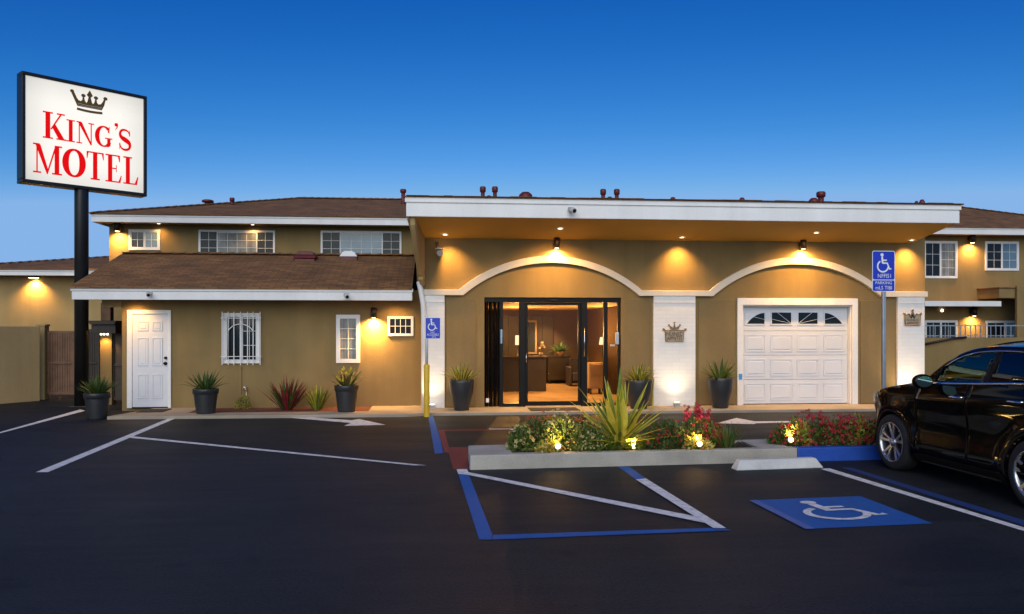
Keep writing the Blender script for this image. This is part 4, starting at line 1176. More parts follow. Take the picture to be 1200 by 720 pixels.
for k, px in enumerate((118.5, 122, 126)):
    X = FX(px, Yp - .1)
    m = MB(); m.cone((X, Yp - .1, zsh - .035), (X, Yp - .1, zsh + .001), .02, .02, 10); m.build('shelf_lamp', 'lens_warm', pr)
light('SPOT', pr, (FX(124, Yp), Yp - .16, zsh - .05), 6, aim=(0, .35, -1), spot=100, local=False)

# ================================================================== MOTEL SIGN
pb_ = G(95.5, 476.5)
sg = thing('motel_sign', "tall lit pole sign with red lettering KING'S MOTEL below a crown", 'sign', tuple(pb_))
m = MB(); m.lathe([(.145, 0), (.145, 6.2)], (pb_.x, pb_.y, 0), 28)
ztop_sign_probe = 0
ang = math.atan2(1480 - 600, FPX) + TH           # the face recedes towards the vanishing point at x = 1480
dS = Vector((math.sin(ang), math.cos(ang), 0)); nS = Vector((dS.y, -dS.x, 0))   # along the face (to the right), out of the face
def onplane(px, py, off=0.0):
    o = pb_ + nS * off; r = ray(px, py); c0 = Vector((0, 0, CAMH))
    t = (o - c0).dot(nS) / r.dot(nS); p = c0 + r * t
    return ((p - pb_).dot(dS), p.z)
TH_S = 0.17
a0, zA = onplane(25.5, 83, TH_S); a1, zB = onplane(172.5, 113, TH_S)
zC = onplane(23, 212.5, TH_S)[1]; zD = onplane(171.5, 231.0, TH_S)[1]
zt_s = (zA + zB) / 2; zb_s = (zC + zD) / 2
def SP(a, n_, z): p = pb_ + dS * a + nS * n_; return (p.x, p.y, z)
def sbox(mb, a_0, a_1, n0, n1, z0, z1):
    v = [SP(a_0, n1, z0), SP(a_1, n1, z0), SP(a_1, n0, z0), SP(a_0, n0, z0), SP(a_0, n1, z1), SP(a_1, n1, z1), SP(a_1, n0, z1), SP(a_0, n0, z1)]
    mb.add(v, [(0, 3, 2, 1), (4, 5, 6, 7), (0, 1, 5, 4), (1, 2, 6, 5), (2, 3, 7, 6), (3, 0, 4, 7)])
m = MB(); m.lathe([(.001, 0.0), (.145, 0.001), (.145, zb_s + 0.02)], tuple(pb_), 28); m.build('pole', 'pole_black', sg)
m = MB(); m.box(pb_.x - .2, pb_.x + .2, pb_.y - .2, pb_.y + .2, 0.001, .02); m.build('base_plate', 'pole_black', sg, bevel=.004)
m = MB(); bw_ = .075
sbox(m, a0 + bw_, a1 - bw_, -TH_S + .05, TH_S - .05, zb_s + bw_, zt_s - bw_)
for s0, s1, q0, q1 in ((a0, a1, zb_s, zb_s + bw_), (a0, a1, zt_s - bw_, zt_s), (a0, a0 + bw_, zb_s + bw_ + .001, zt_s - bw_ - .001), (a1 - bw_, a1, zb_s + bw_ + .001, zt_s - bw_ - .001)):
    sbox(m, s0, s1, -TH_S, TH_S, q0, q1)
m.build('cabinet', 'pole_black', sg, bevel=.012)
fa0, fa1, fz0, fz1 = a0 + bw_ + .002, a1 - bw_ - .002, zb_s + bw_ + .002, zt_s - bw_ - .002
m = MB(); sbox(m, fa0, fa1, TH_S - .048, TH_S - .03, fz0, fz1); face = m.build('face_panel', 'sign_face', sg)
FW, FH = fa1 - fa0, fz1 - fz0
TK, TN = 0.245, 0.075
def serif(x0, x1, y0, h=.055): return ([(x0, y0), (x1, y0), (x1, y0 + h), (x0, y0 + h)], [[0, 1, 2, 3]])
def P4(*p): return (list(p), [list(range(len(p)))])
def curve_strip(pts, ws): return strip2d(pts, [w / 2 for w in ws])
def ell(cx, cy, rx, ry, a, b, n=28): return [(cx + rx * math.cos(R(a + (b - a) * i / n)), cy + ry * math.sin(R(a + (b - a) * i / n))) for i in range(n + 1)]
def thick(pts, cx, rx, base=TN, add=TK): return [base + (add - base) * abs((p[0] - cx) / rx) ** 1.6 for p in pts]
def bez(P, n=10):
    out = []
    for k in range(0, len(P) - 1, 3):
        a, b, c, d = P[k:k + 4]
        for i in range(n + (1 if k + 3 == len(P) - 1 else 0)):
            t = i / n; s = 1 - t
            out.append((s**3 * a[0] + 3 * s * s * t * b[0] + 3 * s * t * t * c[0] + t**3 * d[0], s**3 * a[1] + 3 * s * s * t * b[1] + 3 * s * t * t * c[1] + t**3 * d[1]))
    return out
GL = {}
GL['I'] = (.44, [P4((.12, 0), (.32, 0), (.32, 1), (.12, 1)), serif(0, .44, 0), serif(0, .44, .955)])
GL['K'] = (.93, [P4((.11, 0), (.31, 0), (.31, 1), (.11, 1)), serif(0, .42, 0), serif(0, .42, .955), P4((.305, .36), (.375, .36), (.80, .98), (.72, .98)), serif(.58, .92, .955), P4((.37, .46), (.50, .60), (.92, .02), (.66, .02)), serif(.56, .98, 0)])
GL['N'] = (.92, [P4((.12, 0), (.18, 0), (.18, .95), (.12, .95)), serif(0, .30, 0), serif(0, .26, .955), P4((.07, .98), (.29, .98), (.82, 0.0), (.74, -.02)), P4((.74, 0), (.80, 0), (.80, 1), (.74, 1)), serif(.62, .92, .955)])
e = ell(.46, .5, .36, .46, 48, 330); e2 = [p for p in e]
GL['G'] = (.92, [curve_strip(e2, thick(e2, .46, .36)), P4((.64, .0), (.82, .08), (.82, .44), (.64, .44)), serif(.52, .92, .40), P4((.66, .72), (.76, .68), (.775, .98), (.735, .98))])
sp = bez([(.62, .78), (.58, .93), (.46, .975), (.34, .975), (.18, .975), (.09, .88), (.09, .76), (.09, .60), (.25, .56), (.38, .50), (.54, .43), (.64, .38), (.64, .24), (.64, .10), (.52, .025), (.36, .025), (.20, .025), (.09, .12), (.07, .28)])
nS_ = len(sp)
GL['S'] = (.70, [curve_strip(sp, [TN + (.165) * math.exp(-((i / nS_ - .5) / .17) ** 2) + .03 * math.exp(-((i / nS_ - .22) / .1) ** 2) + .03 * math.exp(-((i / nS_ - .80) / .1) ** 2) for i in range(nS_)]), P4((.59, .70), (.65, .70), (.64, .98), (.61, .98)), P4((.05, .02), (.08, .02), (.10, .32), (.04, .32))])
ap = bez([(.16, 1.02), (.25, .95), (.2, .80), (.08, .72)])
GL["'"] = (.20, [([(.13 + .085 * math.cos(t * .393), .96 + .085 * math.sin(t * .393)) for t in range(16)], [list(range(16))]), curve_strip(ap, [.12 - .11 * i / len(ap) for i in range(len(ap))])])
GL['M'] = (1.22, [P4((.14, 0), (.20, 0), (.20, .95), (.14, .95)), serif(0, .34, 0), serif(.0, .28, .955), P4((.09, .98), (.31, .98), (.65, .10), (.58, -.02)), P4((.56, .02), (.61, -.02), (.98, .95), (.92, .98)), P4((.90, 0), (1.10, 0), (1.10, 1), (.90, 1)), serif(.79, 1.22, 0), serif(.92, 1.22, .955)])
eo = ell(.47, .5, .375, .465, 90, 450, 48)
GL['O'] = (.94, [curve_strip(eo, [max(TN, TN + (TK - .03) * abs((p[0] - .47) / .375) ** 1.8) for p in eo])])
GL['T'] = (.82, [P4((.31, 0), (.51, 0), (.51, 1), (.31, 1)), serif(.20, .62, 0), serif(.02, .80, .95, .05), P4((.02, .74), (.055, .74), (.11, .96), (.02, .96)), P4((.765, .74), (.80, .74), (.80, .96), (.71, .96))])
GL['E'] = (.78, [P4((.12, 0), (.32, 0), (.32, 1), (.12, 1)), serif(0, .70, 0, .05), serif(0, .68, .95, .05), serif(.30, .52, .485, .045), P4((.49, .38), (.525, .38), (.525, .64), (.49, .64)), P4((.64, .76), (.68, .76), (.68, .96), (.58, .96)), P4((.72, .27), (.76, .27), (.70, .0), (.60, .03))])
GL['L'] = (.74, [P4((.12, 0), (.32, 0), (.32, 1), (.12, 1)), serif(0, .42, .955), serif(0, .66, 0, .05), P4((.68, .30), (.73, .30), (.66, .0), (.54, .03))])
def put_word(seq, u0, u1, zbase, hgt, sx_extra=1.0):
    """seq: list of (char, relative height); laid out between u0 and u1 on the sign face"""
    gap = .06
    adv = sum(GL[c][0] * h for c, h in seq) + gap * (len(seq) - 1)
    kx = (u1 - u0) / adv; x = u0
    for c, h in seq:
        m = MB()
        for k, (v, f) in enumerate(GL[c][1]):
            y0 = TH_S - .0285 + .0012 * k
            zofs = (1.0 - h) * hgt if c == "'" else 0.0
            top = [SP(fa0 + x + p[0] * kx * h, y0, fz0 + zbase + zofs + p[1] * hgt * h) for p in v]
            m.add(top, f)
        m.build('letter', 'letter_red', face)
        x += (GL[c][0] * h + gap) * kx
put_word([('K', 1.0), ('I', .84), ('N', .84), ('G', .84), ("'", .84), ('S', .84)], FW * .135, FW * .885, FH * .425, FH * .26)
put_word([(c, 1.0) for c in 'MOTEL'], FW * .058, FW * .955, FH * .075, FH * .285)
# crown emblem of the sign
def crown_outline():
    P = [(-.47, .30), (-.455, .30)]
    base = [(-.34, -.05)]
    pts = [(-.36, -.02), (-.50, .46), (-.41, .40)]
    pts = [(-.33, -.06), (-.40, .12), (-.52, .44), (-.47, .46), (-.40, .37), (-.345, .22), (-.30, .15), (-.24, .13), (-.20, .18), (-.19, .29), (-.15, .29), (-.13, .18), (-.09, .10), (-.06, .16), (-.03, .32), (.03, .32), (.06, .16), (.09, .10), (.13, .18), (.15, .29), (.19, .29), (.20, .18), (.24, .13), (.30, .15), (.345, .22), (.40, .36), (.44, .34), (.40, .12), (.33, -.06)]
    return pts
def disc(cx, cz, r, n=14, sx=1.0): return [(cx + r * sx * math.cos(2 * math.pi * i / n), cz + r * math.sin(2 * math.pi * i / n)) for i in range(n)]
def tri2d(poly):
    bm = bmesh.new(); vs = [bm.verts.new((p[0], p[1], 0)) for p in poly]
    f = bm.faces.new(vs); bmesh.ops.triangulate(bm, faces=[f], ngon_method='EAR_CLIP')
    bm.verts.index_update(); fs = [[v.index for v in q.verts] for q in bm.faces]; bm.free(); return poly, fs
CW = FW * .315; ccx, ccz = FW * .52, FH * .815
shapes = [tri2d(crown_outline())]
for q in (disc(-.47, .42, .055), disc(-.17, .335, .06), disc(.17, .335, .06), disc(.43, .37, .06)): shapes.append((q, [list(range(len(q)))]))
q = [(0, .56), (.055, .44), (.085, .38), (.03, .31), (-.03, .31), (-.085, .38), (-.055, .44)]; shapes.append(tri2d(q))
b1 = [(-.345 + .69 * i / 10, -.155 - .025 * math.sin(math.pi * i / 10)) for i in range(11)]
shapes.append(strip2d(b1, .042))
m = MB()
for k, (v, f) in enumerate(shapes):
    m.add([SP(fa0 + ccx + x * CW, TH_S - .0285 + .0012 * k, fz0 + ccz + z * CW * .83) for x, z in v], f)
m.build('crown_emblem', 'crown_brown', face)
m = MB()
for k, (zz, w) in enumerate(((.035, .007), (-.02, .006))):
    bb = [(-.33 + .66 * i / 10, zz - .02 * math.sin(math.pi * i / 10)) for i in range(11)]
    v, f = strip2d(bb, w); m.add([SP(fa0 + ccx + x * CW, TH_S - .017 + .0012 * k, fz0 + ccz + z * CW * .83) for x, z in v], f)
m.build('crown_band', 'cream_trim', face)

# ================================================================== LAMPS
# ceiling downlights: one built, the rest copied
def soffit_z(y): return ZC0 + (ZS - ZC0) * (y - YC - 0.06) / (YF - YC - 0.06)
proto_dl = thing('downlight', 'x', 'downlight', (0, 0, 0), group='recessed downlights')
m = MB(); m.lathe([(.052, -.006), (.075, -.012), (.08, -.004), (.08, .001)], (0, 0, 0), 24); m.build('trim_ring', 'cream_trim', proto_dl)
m = MB(); m.lathe([(.001, -.005), (.051, -.0045)], (0, 0, 0), 24); m.build('lens', 'lens_white', proto_dl)
def downlight(label, px, Y, z, power, first=[True], spot=95, tilt=(0, .12, -1)):
    o = proto_dl if first[0] else copy_tree(proto_dl)
    first[0] = False
    o.location = (FX(px, Y), Y, z)
    o['label'] = label
    ORG[o.name] = Vector((0, 0, 0))
    light('SPOT', o, (0, 0, -.03), power, aim=tilt, size=.05, spot=spot, blend=.7)
    return o
# the first one is placed last, once every copy has been made from the untouched prototype
DLS = [('canopy downlight above the bracket at the canopy end beside the low wing', 521.5, 17.0, None, 42),
       ('canopy downlight directly above the wall lamp over the glass entrance', 656.5, 16.45, None, 85),
       ('canopy downlight over the middle white pilaster', 799, 17.02, None, 44),
       ('canopy downlight above the wall lamp over the garage door', 956.5, 16.55, None, 85),
       ('canopy downlight over the last white pilaster near the right wing', 1068, 17.05, None, 44),
       ('small eave downlight above the white six panel door', 154, 17.55, ze0 + .049, 16),
       ('small eave downlight above the small grid window', 463.5, 17.5, ze0 + .049, 14),
       ('added eave downlight beside the smallest window of the two storey block', 186, 25.75, uz0 + .029, 9),  # added lamp, stands in for eave glow that has no visible source
       ('added eave downlight over the long left window of the two storey block', 296, 25.75, uz0 + .029, 9),  # added as well, for the same eave glow
       ('small round wall light under the lower roof of the right wing', 1104, 28.97, F(1104, 364, 28.97)[1], 5)]
for lb, px, Y, z, pw in DLS[1:]:
    o = copy_tree(proto_dl); o['label'] = lb
    if 'round wall light' in lb: o.rotation_euler = (R(-75), 0, 0)
    o.location = (FX(px, Y), Y, (soffit_z(Y) if z is None else z) - .002); ORG[o.name] = Vector((0, 0, 0))
    light('SPOT', o, (0, 0, -.03), pw, aim=(0, .22 if z is None else .12, -1), size=.07, spot=108 if z is None and Y > 16.8 else 140, blend=1.0)
lb, px, Y, z, pw = DLS[0]
inner = []
for k, (px_, Y_) in enumerate(((648.5, 18.9), (647, 20.4), (643.5, 22.6), (640, 24.6))):
    o = copy_tree(proto_dl)
    o['label'] = ('lobby ceiling downlight closest to the glass door', 'second lobby ceiling downlight behind the glass door', 'third lobby ceiling downlight behind the glass door', 'deepest lobby ceiling downlight near the panelled wall')[k]
    o['group'] = 'lobby ceiling downlights'
    o.location = (FX(px_, Y_), Y_, lz - .002); ORG[o.name] = Vector((0, 0, 0))
    light('SPOT', o, (0, 0, -.03), 95, aim=(0, 0, -1), col=(1, .66, .34), size=.05, spot=105, blend=.9)
proto_dl.location = (FX(px, Y), Y, soffit_z(Y) - .002); proto_dl['label'] = lb
light('SPOT', proto_dl, (0, 0, -.03), pw, aim=(.20, .24, -1), size=.07, spot=95, blend=1.0)

# cylinder wall lamps
proto_wl = thing('wall_lamp', 'x', 'wall lamp', (0, 0, 0), group='dark cylinder wall lamps')
m = MB(); m.cone((0, -.13, 0), (0, -.13, .22), .068, .068, 20, caps=False); m.lathe([(.001, .222), (.068, .22)], (0, -.13, 0), 20); m.lathe([(.055, .0), (.068, 0)], (0, -.13, 0), 20)
m.build('lamp_body', 'bronze_dark', proto_wl)
m = MB(); m.box(-.04, .04, -.065, -.001, .06, .20); m.build('wall_bracket', 'bronze_dark', proto_wl, bevel=.006)
m = MB(); m.lathe([(.001, -.012), (.035, -.008), (.054, .012)], (0, -.13, 0), 20); m.build('lens', 'lens_warm', proto_wl)
WLS = [('dark wall lamp over the arch above the glass entrance', 652.5, 291, YF, 72, 1.0),
       ('dark wall lamp over the arch above the garage door', 941.5, 292, YF, 68, 1.0),
       ('dark wall lamp between narrow and small windows of the low wing', 438, 372.5, YL, 85, 1.0),
       ('dark wall lamp at the upper left corner of the two storey block', 138.5, 271.5, YU, 46, 1.5),
       ('dark wall lamp between the upper windows of the right wing', 1138, 285, YR, 46, 1.6),
       ('dark wall lamp between the lower windows of the right wing', 1140.5, 370.5, YR, 40, 1.5)]
for k, (lb, px, py, Y, pw, sc_) in enumerate(WLS[1:] + WLS[:1]):
    o = proto_wl if k == len(WLS) - 1 else copy_tree(proto_wl)
    X, Z = F(px, py, Y - .13)
    o.location = (X, Y, Z); o.scale = (sc_,) * 3; o['label'] = lb; ORG[o.name] = Vector((0, 0, 0))
for o in [q for q in C.objects if q.get('category') == 'wall lamp']:
    k = [w[0] for w in WLS].index(o['label'])
    light('SPOT', o, (0, -.13, -.02), WLS[k][4], aim=(0, .40, -1), size=.04, spot=150, blend=1.0)

fl = thing('flood_lamp', 'small flood lamp under the eave of the far annex', 'flood lamp', (FX(42, YA), YA, F(42, 326, YA)[1]))
L0 = ORG[fl.name]
m = MB(); m.box(L0.x - .16, L0.x + .16, YA - .22, YA - .06, L0.z, L0.z + .09); m.box(L0.x - .03, L0.x + .03, YA - .059, YA - .001, L0.z + .03, L0.z + .13); m.build('lamp_body', 'bronze_dark', fl, bevel=.01)
m = MB(); m.box(L0.x - .13, L0.x + .13, YA - .20, YA - .08, L0.z - .012, L0.z - .0005); m.build('lens', 'lens_warm', fl)
light('SPOT', fl, (L0.x, YA - .15, L0.z - .05), 52, aim=(0, .3, -1), size=.06, spot=125, blend=.9, local=False)

# uplights on the walk, washing the pilasters
proto_up = thing('pilaster_uplight', 'x', 'uplight', (0, 0, 0), group='ground uplights at the pilasters')
m = MB(); m.box(-.055, .055, -.05, .05, 0, .02); m.prism_x([(-.045, .021), (.045, .021), (.05, .075), (-.02, .105), (-.05, .08)], -.065, .065); m.build('lamp_body', 'galvanised', proto_up, bevel=.005)
m = MB(); m.add([(-.055, -.018, .107), (.055, -.018, .107), (.055, .048, .079), (-.055, .048, .079)], [(0, 1, 2, 3)]); m.build('lens', 'lens_white', proto_up)
ups = [('ground uplight at the foot of the middle pilaster', 793, 17), ('ground uplight beside the yellow post at the left pilaster', 506.5, 17), ('ground uplight at the foot of the right pilaster behind the car', 1064, 15)]
for k, (lb, px, pw) in enumerate(ups[1:] + ups[:1]):
    o = proto_up if k == 2 else copy_tree(proto_up)
    o.location = (FX(px, YP - .2), YP - .2, ZW + .001); o['label'] = lb; ORG[o.name] = Vector((0, 0, 0))
for o in [q for q in C.objects if q.get('category') == 'uplight']:
    light('SPOT', o, (0, -.12, .12), 10 if 'behind the car' in o['label'] else 5.5, col=(1, .74, .42), aim=(0, .22, 1), size=.05, spot=120, blend=1.0)

# garden spots in the island
proto_gs = thing('garden_spotlight', 'x', 'spotlight', (0, 0, 0), group='garden spotlights in the island')
m = MB(); m.cone((0, 0, -.06), (0, 0, .05), .010, .010, 8); m.cone((0, .035, .045), (0, -.045, .085), .032, .042, 16); m.build('lamp_body', 'bronze_dark', proto_gs)
m = MB(); m.lathe([(.001, 0), (.030, .002), (.036, .012)], (0, 0, 0), 16)
for v in m.v: v.y, v.z = v.y * 0.45 - v.z - .052, v.z + .09 + v.y * .9
m.ball((0, -.05, .088), .008); m.build('lens', 'lens_warm', proto_gs)
gsp = [('garden spotlight in front of the low yellow flowering bushes', 653, 530.5), ('garden spotlight under the pink and yellow bush', 818, 527.5), ('garden spotlight beside the path end of the second bed', 924.5, 522.5), ('added small spotlight low in front of the agave', 742, 528)]  # the agave one is added, in place of an unseen source
for k, (lb, px, py) in enumerate(gsp[1:] + gsp[:1]):
    o = proto_gs if k == len(gsp) - 1 else copy_tree(proto_gs)
    g = G(px, py, ZK - .01); o.location = (g.x, g.y, ZK - .02); o['label'] = lb; ORG[o.name] = Vector((0, 0, 0))
for o in [q for q in C.objects if q.get('category') == 'spotlight']:
    if 'agave' in o['label']:
        o.scale = (.55, .55, .55)
    light('POINT', o, (0, .05, .20), 0.5 if 'agave' in o['label'] else .9, col=(1, .55, .14), size=.03)
    ag = 'agave' in o['label']
    light('SPOT', o, (0, -.02, .14), 22 if ag else 7, col=(1, .60, .19), aim=(-.22, .30, 1) if ag else (0, .55, 1), size=.03, spot=130, blend=.9)

# ================================================================== CAMERAS AND OTHER WALL FITTINGS
def seccam(label, px, py, Y, s=1.0, drop=False):
    X, Z = F(px, py, Y)
    t = thing('security_camera', label, 'camera', (X, Y, Z), group='security cameras')
    m = MB(); m.box(X - .05 * s, X + .05 * s, Y - .03, Y - .001, Z - .03 * s, Z + .05 * s); m.cone((X, Y - .03, Z), (X, Y - .09 * s, Z - .02 * s), .018 * s, .018 * s, 8); m.build('wall_mount', 'plastic_white', t, bevel=.004)
    m = MB(); m.cone((X - .03 * s, Y - .05 * s, Z), (X + .03 * s, Y - .21 * s, Z - .05 * s), .045 * s, .05 * s, 16); m.build('camera_body', 'plastic_white', t)
    m = MB(); m.cone((X + .0301 * s, Y - .2105 * s, Z - .0502 * s), (X + .033 * s, Y - .218 * s, Z - .053 * s), .035 * s, .035 * s, 16); m.build('lens', 'pane_dark', t)
    return t
seccam('white security camera on the fascia above the white door', 176, 344, YE, .85)
seccam('white security camera on the low fascia above the narrow window', 406.5, 346, YE, .9)
seccam('white security camera on the canopy fascia above the entrance', 669, 246, YC, 1.05)
X, Z = F(513.5, 296, YF)
t = thing('hanging_camera', 'white camera hanging on a bracket at the wall beside the canopy bracket', 'camera', (X, YF, Z))
m = MB(); m.tube([(X - .03, YF - .001, Z + .16), (X - .03, YF - .10, Z + .16), (X - .02, YF - .16, Z + .10), (X - .01, YF - .17, Z + .02)], .018, 8); m.box(X - .07, X + .01, YF - .03, YF - .001, Z + .12, Z + .22); m.build('wall_arm', 'bronze_dark', t)
m = MB(); m.cone((X - .01, YF - .08, Z + .03), (X + .04, YF - .32, Z - .05), .055, .065, 18); m.box(X - .06, X + .10, YF - .36, YF - .06, Z + .035, Z + .055); m.build('camera_body', 'plastic_white', t, bevel=.005)

# crown plaques
def plaque(label, px, py, wpx_, Y, kind):
    X, Z = F(px, py, Y); s = (FX(px + wpx_ / 2, Y) - FX(px - wpx_ / 2, Y))
    t = thing('crown_plaque', label, 'plaque', (X, Y, Z), group='bronze crown plaques on the white pilasters')
    m = MB()
    if kind == 0:
        body = [(-.37, -.38), (.37, -.38), (.38, -.02), (.46, .10), (.35, .06), (-.35, .06), (-.46, .10), (-.38, -.02)]
    else:
        body = [(-.42, -.40), (.42, -.40), (.47, .22), (.36, .14), (.22, .22), (.1, .10), (0, .40), (-.1, .10), (-.22, .22), (-.36, .14), (-.47, .22)]
    body = [(X + a * s, Z + b * s) for a, b in body]
    m.prism_y(body, Y - .032, Y - .0125)
    m.box(X - .2 * s, X + .2 * s, Y - .012, Y - .001, Z - .25 * s, Z)
    m.build('plaque_body', 'bronze_face', t, bevel=.004)
    m = MB()
    loop = body + [body[0]]
    m.tube([(a, Y - .036, b) for a, b in loop], .011, 6)
    for i in ((3, 6) if kind == 0 else (2, 6, 10)):
        m.ball((body[i][0], Y - .036, body[i][1]), .026, .02, .03, 10, 6)
    m.build('raised_rim', 'bronze_plaque', t)
    if kind == 0:
        m = MB(); cr = [(-.16, .09), (-.235, .27), (-.11, .20), (-.05, .17), (0, .36), (.05, .17), (.11, .20), (.235, .27), (.16, .09)]
        v, f = tri2d(cr)
        m.prism_y([(X + a * s, Z + b * s) for a, b in cr], Y - .034, Y - .014)
        for a, b in ((-.235, .28), (0, .38), (.235, .28)): m.ball((X + a * s, Y - .026, Z + b * s), .02, .018, .022, 8, 6)
        m.build('small_crown', 'bronze_plaque', t)
    else:
        m = MB(); m.prism_y([(X + a * s, Z + b * s) for a, b in ((-.24, .16), (-.08, -.06), (0, .06), (.08, -.06), (.24, .16), (.10, .04), (0, .22), (-.10, .04))], Y - .038, Y - .0325); m.build('small_crown', 'bronze_dark', t)
    for k, (tx, dz, w, sz) in enumerate(((('NUINEC', -.09, .66, .23), ('APPNTES', -.265, .62, .22)) if kind == 0 else (('NUINECS', -.13, .66, .17), ('APPNTES', -.30, .66, .18)))):
        v, f = text_polys(tx, sz * s, X, Z + dz * s, w * s)
        m = MB(); m.add([(a, Y - .0335 - .001 * k, b) for a, b in v], f); m.build('lettering', 'black_metal', t)
plaque('bronze crown plaque with separate small crown on the middle pilaster', 790, 389, 28, YP, 0)
plaque('bronze crown shaped plaque on the right pilaster behind the car', 1068.5, 372.5, 20.5, YP, 1)

# ================================================================== ACCESSIBLE PARKING SIGNS
def rrect(x0, x1, z0, z1, r, n=5):
    out = []
    for cx, cz, a in ((x1 - r, z1 - r, 0), (x0 + r, z1 - r, 90), (x0 + r, z0 + r, 180), (x1 - r, z0 + r, 270)):
        for i in range(n + 1): out.append((cx + r * math.cos(R(a + 90 * i / n)), cz + r * math.sin(R(a + 90 * i / n))))
    return out
# left sign: white pole in a yellow pipe post
YB1 = 16.12
bxx = FX(500, YB1)
t = thing('parking_sign', 'blue wheelchair sign on white pole rising from a yellow pipe post', 'sign', (bxx, YB1, 0))
m = MB(); zb_t = F(500, 427, YB1)[1]
m.lathe([(.058, 0), (.058, zb_t - .02), (.05, zb_t - .004), (.035, zb_t)], (bxx, YB1, 0), 20); m.build('yellow_post', 'bollard_yellow', t)
xS0, zS1 = F(498.3, 372.3, YB1 - .04); xS1, zS0 = F(516.2, 397.3, YB1 - .04)
m = MB(); m.cone((bxx, YB1, zb_t), (bxx, YB1, zS1 + .03), .030, .030, 14); m.build('pole', 'pole_white', t)
def isa_sign(t, x0, x1, z0, z1, y, border, lines, symc, syms, r, split=None):
    m = MB(); m.prism_y(rrect(x0, x1, z0, z1, r), y, y + .004)
    pn = m.build('sign_panel', 'sign_white' if border else 'sign_blue', t)
    if border:
        g_ = border
        m = MB(); m.add([(a, y - .0012, b) for a, b in rrect(x0 + g_, x1 - g_, (split + .006) if split else z0 + g_, z1 - g_, r * .75)], [list(range(24))]); 
        if split: m.add([(a, y - .0012, b) for a, b in rrect(x0 + g_, x1 - g_, z0 + g_, split - .006, r * .5)], [list(range(24))])
        m.build('blue_field', 'sign_blue', pn)
    m = MB()
    for k, (v, f) in enumerate(isa_shapes(syms)):
        m.add([(symc[0] + a, y - .0024 - .0006 * k, symc[1] + b) for a, b in v], f)
    m.build('wheelchair_symbol', 'sign_white', pn)
    for k, (tx, cx, cz, sz, w) in enumerate(lines):
        v, f = text_polys(tx, sz, cx, cz, w); m = MB(); m.add([(a, y - .003, b) for a, b in v], f); m.build('lettering', 'sign_white', pn)
cxs = (xS0 + xS1) / 2; hS = zS1 - zS0
isa_sign(t, xS0, xS1, zS0, zS1, YB1 - .045, .008, [('VAN', cxs - .01, zS0 + hS * .31, .045, .08), ('ACCESSIBLE', cxs, zS0 + hS * .20, .06, .235), ('3TS', cxs + .02, zS0 + hS * .08, .042, .08)], (cxs - .01, zS0 + hS * .66), hS * .56, .025)
# right sign: galvanised post in the second bed
YB2 = 11.3
x0, z1 = F(1022.2, 294, YB2); x1, z0 = F(1048.8, 342, YB2)
px_c = FX(1035.3, YB2 + .04)
t = thing('parking_sign', 'tall blue wheelchair sign on bare metal post in the flower bed by the car', 'sign', (px_c, YB2 + .04, .12))
m = MB(); m.box(px_c - .026, px_c + .026, YB2 + .012, YB2 + .062, .1, z1 - .03); m.build('post', 'galvanised', t, bevel=.006)
h2 = z1 - z0; cx = (x0 + x1) / 2
isa_sign(t, x0, x1, z0, z1, YB2, .009, [('NFFI51', cx + .01, z0 + h2 * .385, .085, .20), ('PARKING', cx, z0 + h2 * .215, .06, .25), ('mLS TIBI', cx, z0 + h2 * .095, .075, .25)], (cx + .0, z0 + h2 * .70), h2 * .47, .028, split=z0 + h2 * .285)

# ================================================================== WHEEL STOP
ws0, ws1 = G(866, 552), G(966, 548.8)
dw = (ws1 - ws0).normalized(); nw_ = Vector((-dw.y, dw.x, 0))
m = MB(); L = (ws1 - ws0).length
def WSp(a, b, z): p = ws0 + dw * a + nw_ * b; return (p.x, p.y, z)
v = [WSp(-.03, 0, 0), WSp(L, 0, 0), WSp(L, .18, 0), WSp(-.03, .18, 0), WSp(.03, .035, .125), WSp(L - .09, .035, .125), WSp(L - .09, .14, .125), WSp(.03, .14, .125)]
m.add(v, [(0, 3, 2, 1), (4, 5, 6, 7), (0, 1, 5, 4), (1, 2, 6, 5), (2, 3, 7, 6), (3, 0, 4, 7)])
pm('wheelstop_paint', (0.52, 0.53, 0.54), 0.6, var=0.12, vscale=5, fine=0.08, bump=0.2, bscale=70)
tag(m.build('wheel_stop', 'wheelstop_paint', bevel=.015), 'pale grey concrete wheel stop in front of the island path', 'wheel stop')
# door mats
for lb, (a, b), y0_, y1_ in (('dark doormat at the white six panel door', (159, 190), 16.9, 17.5), ('dark doormat in front of the glass entrance doors', (622, 680), 16.45, 17.05)):
    m = MB(); m.box(FX(a, y0_), FX(b, y0_), y0_, y1_, ZW + .001, ZW + .013); tag(m.build('doormat', 'doormat', bevel=.004), lb, 'doormat')

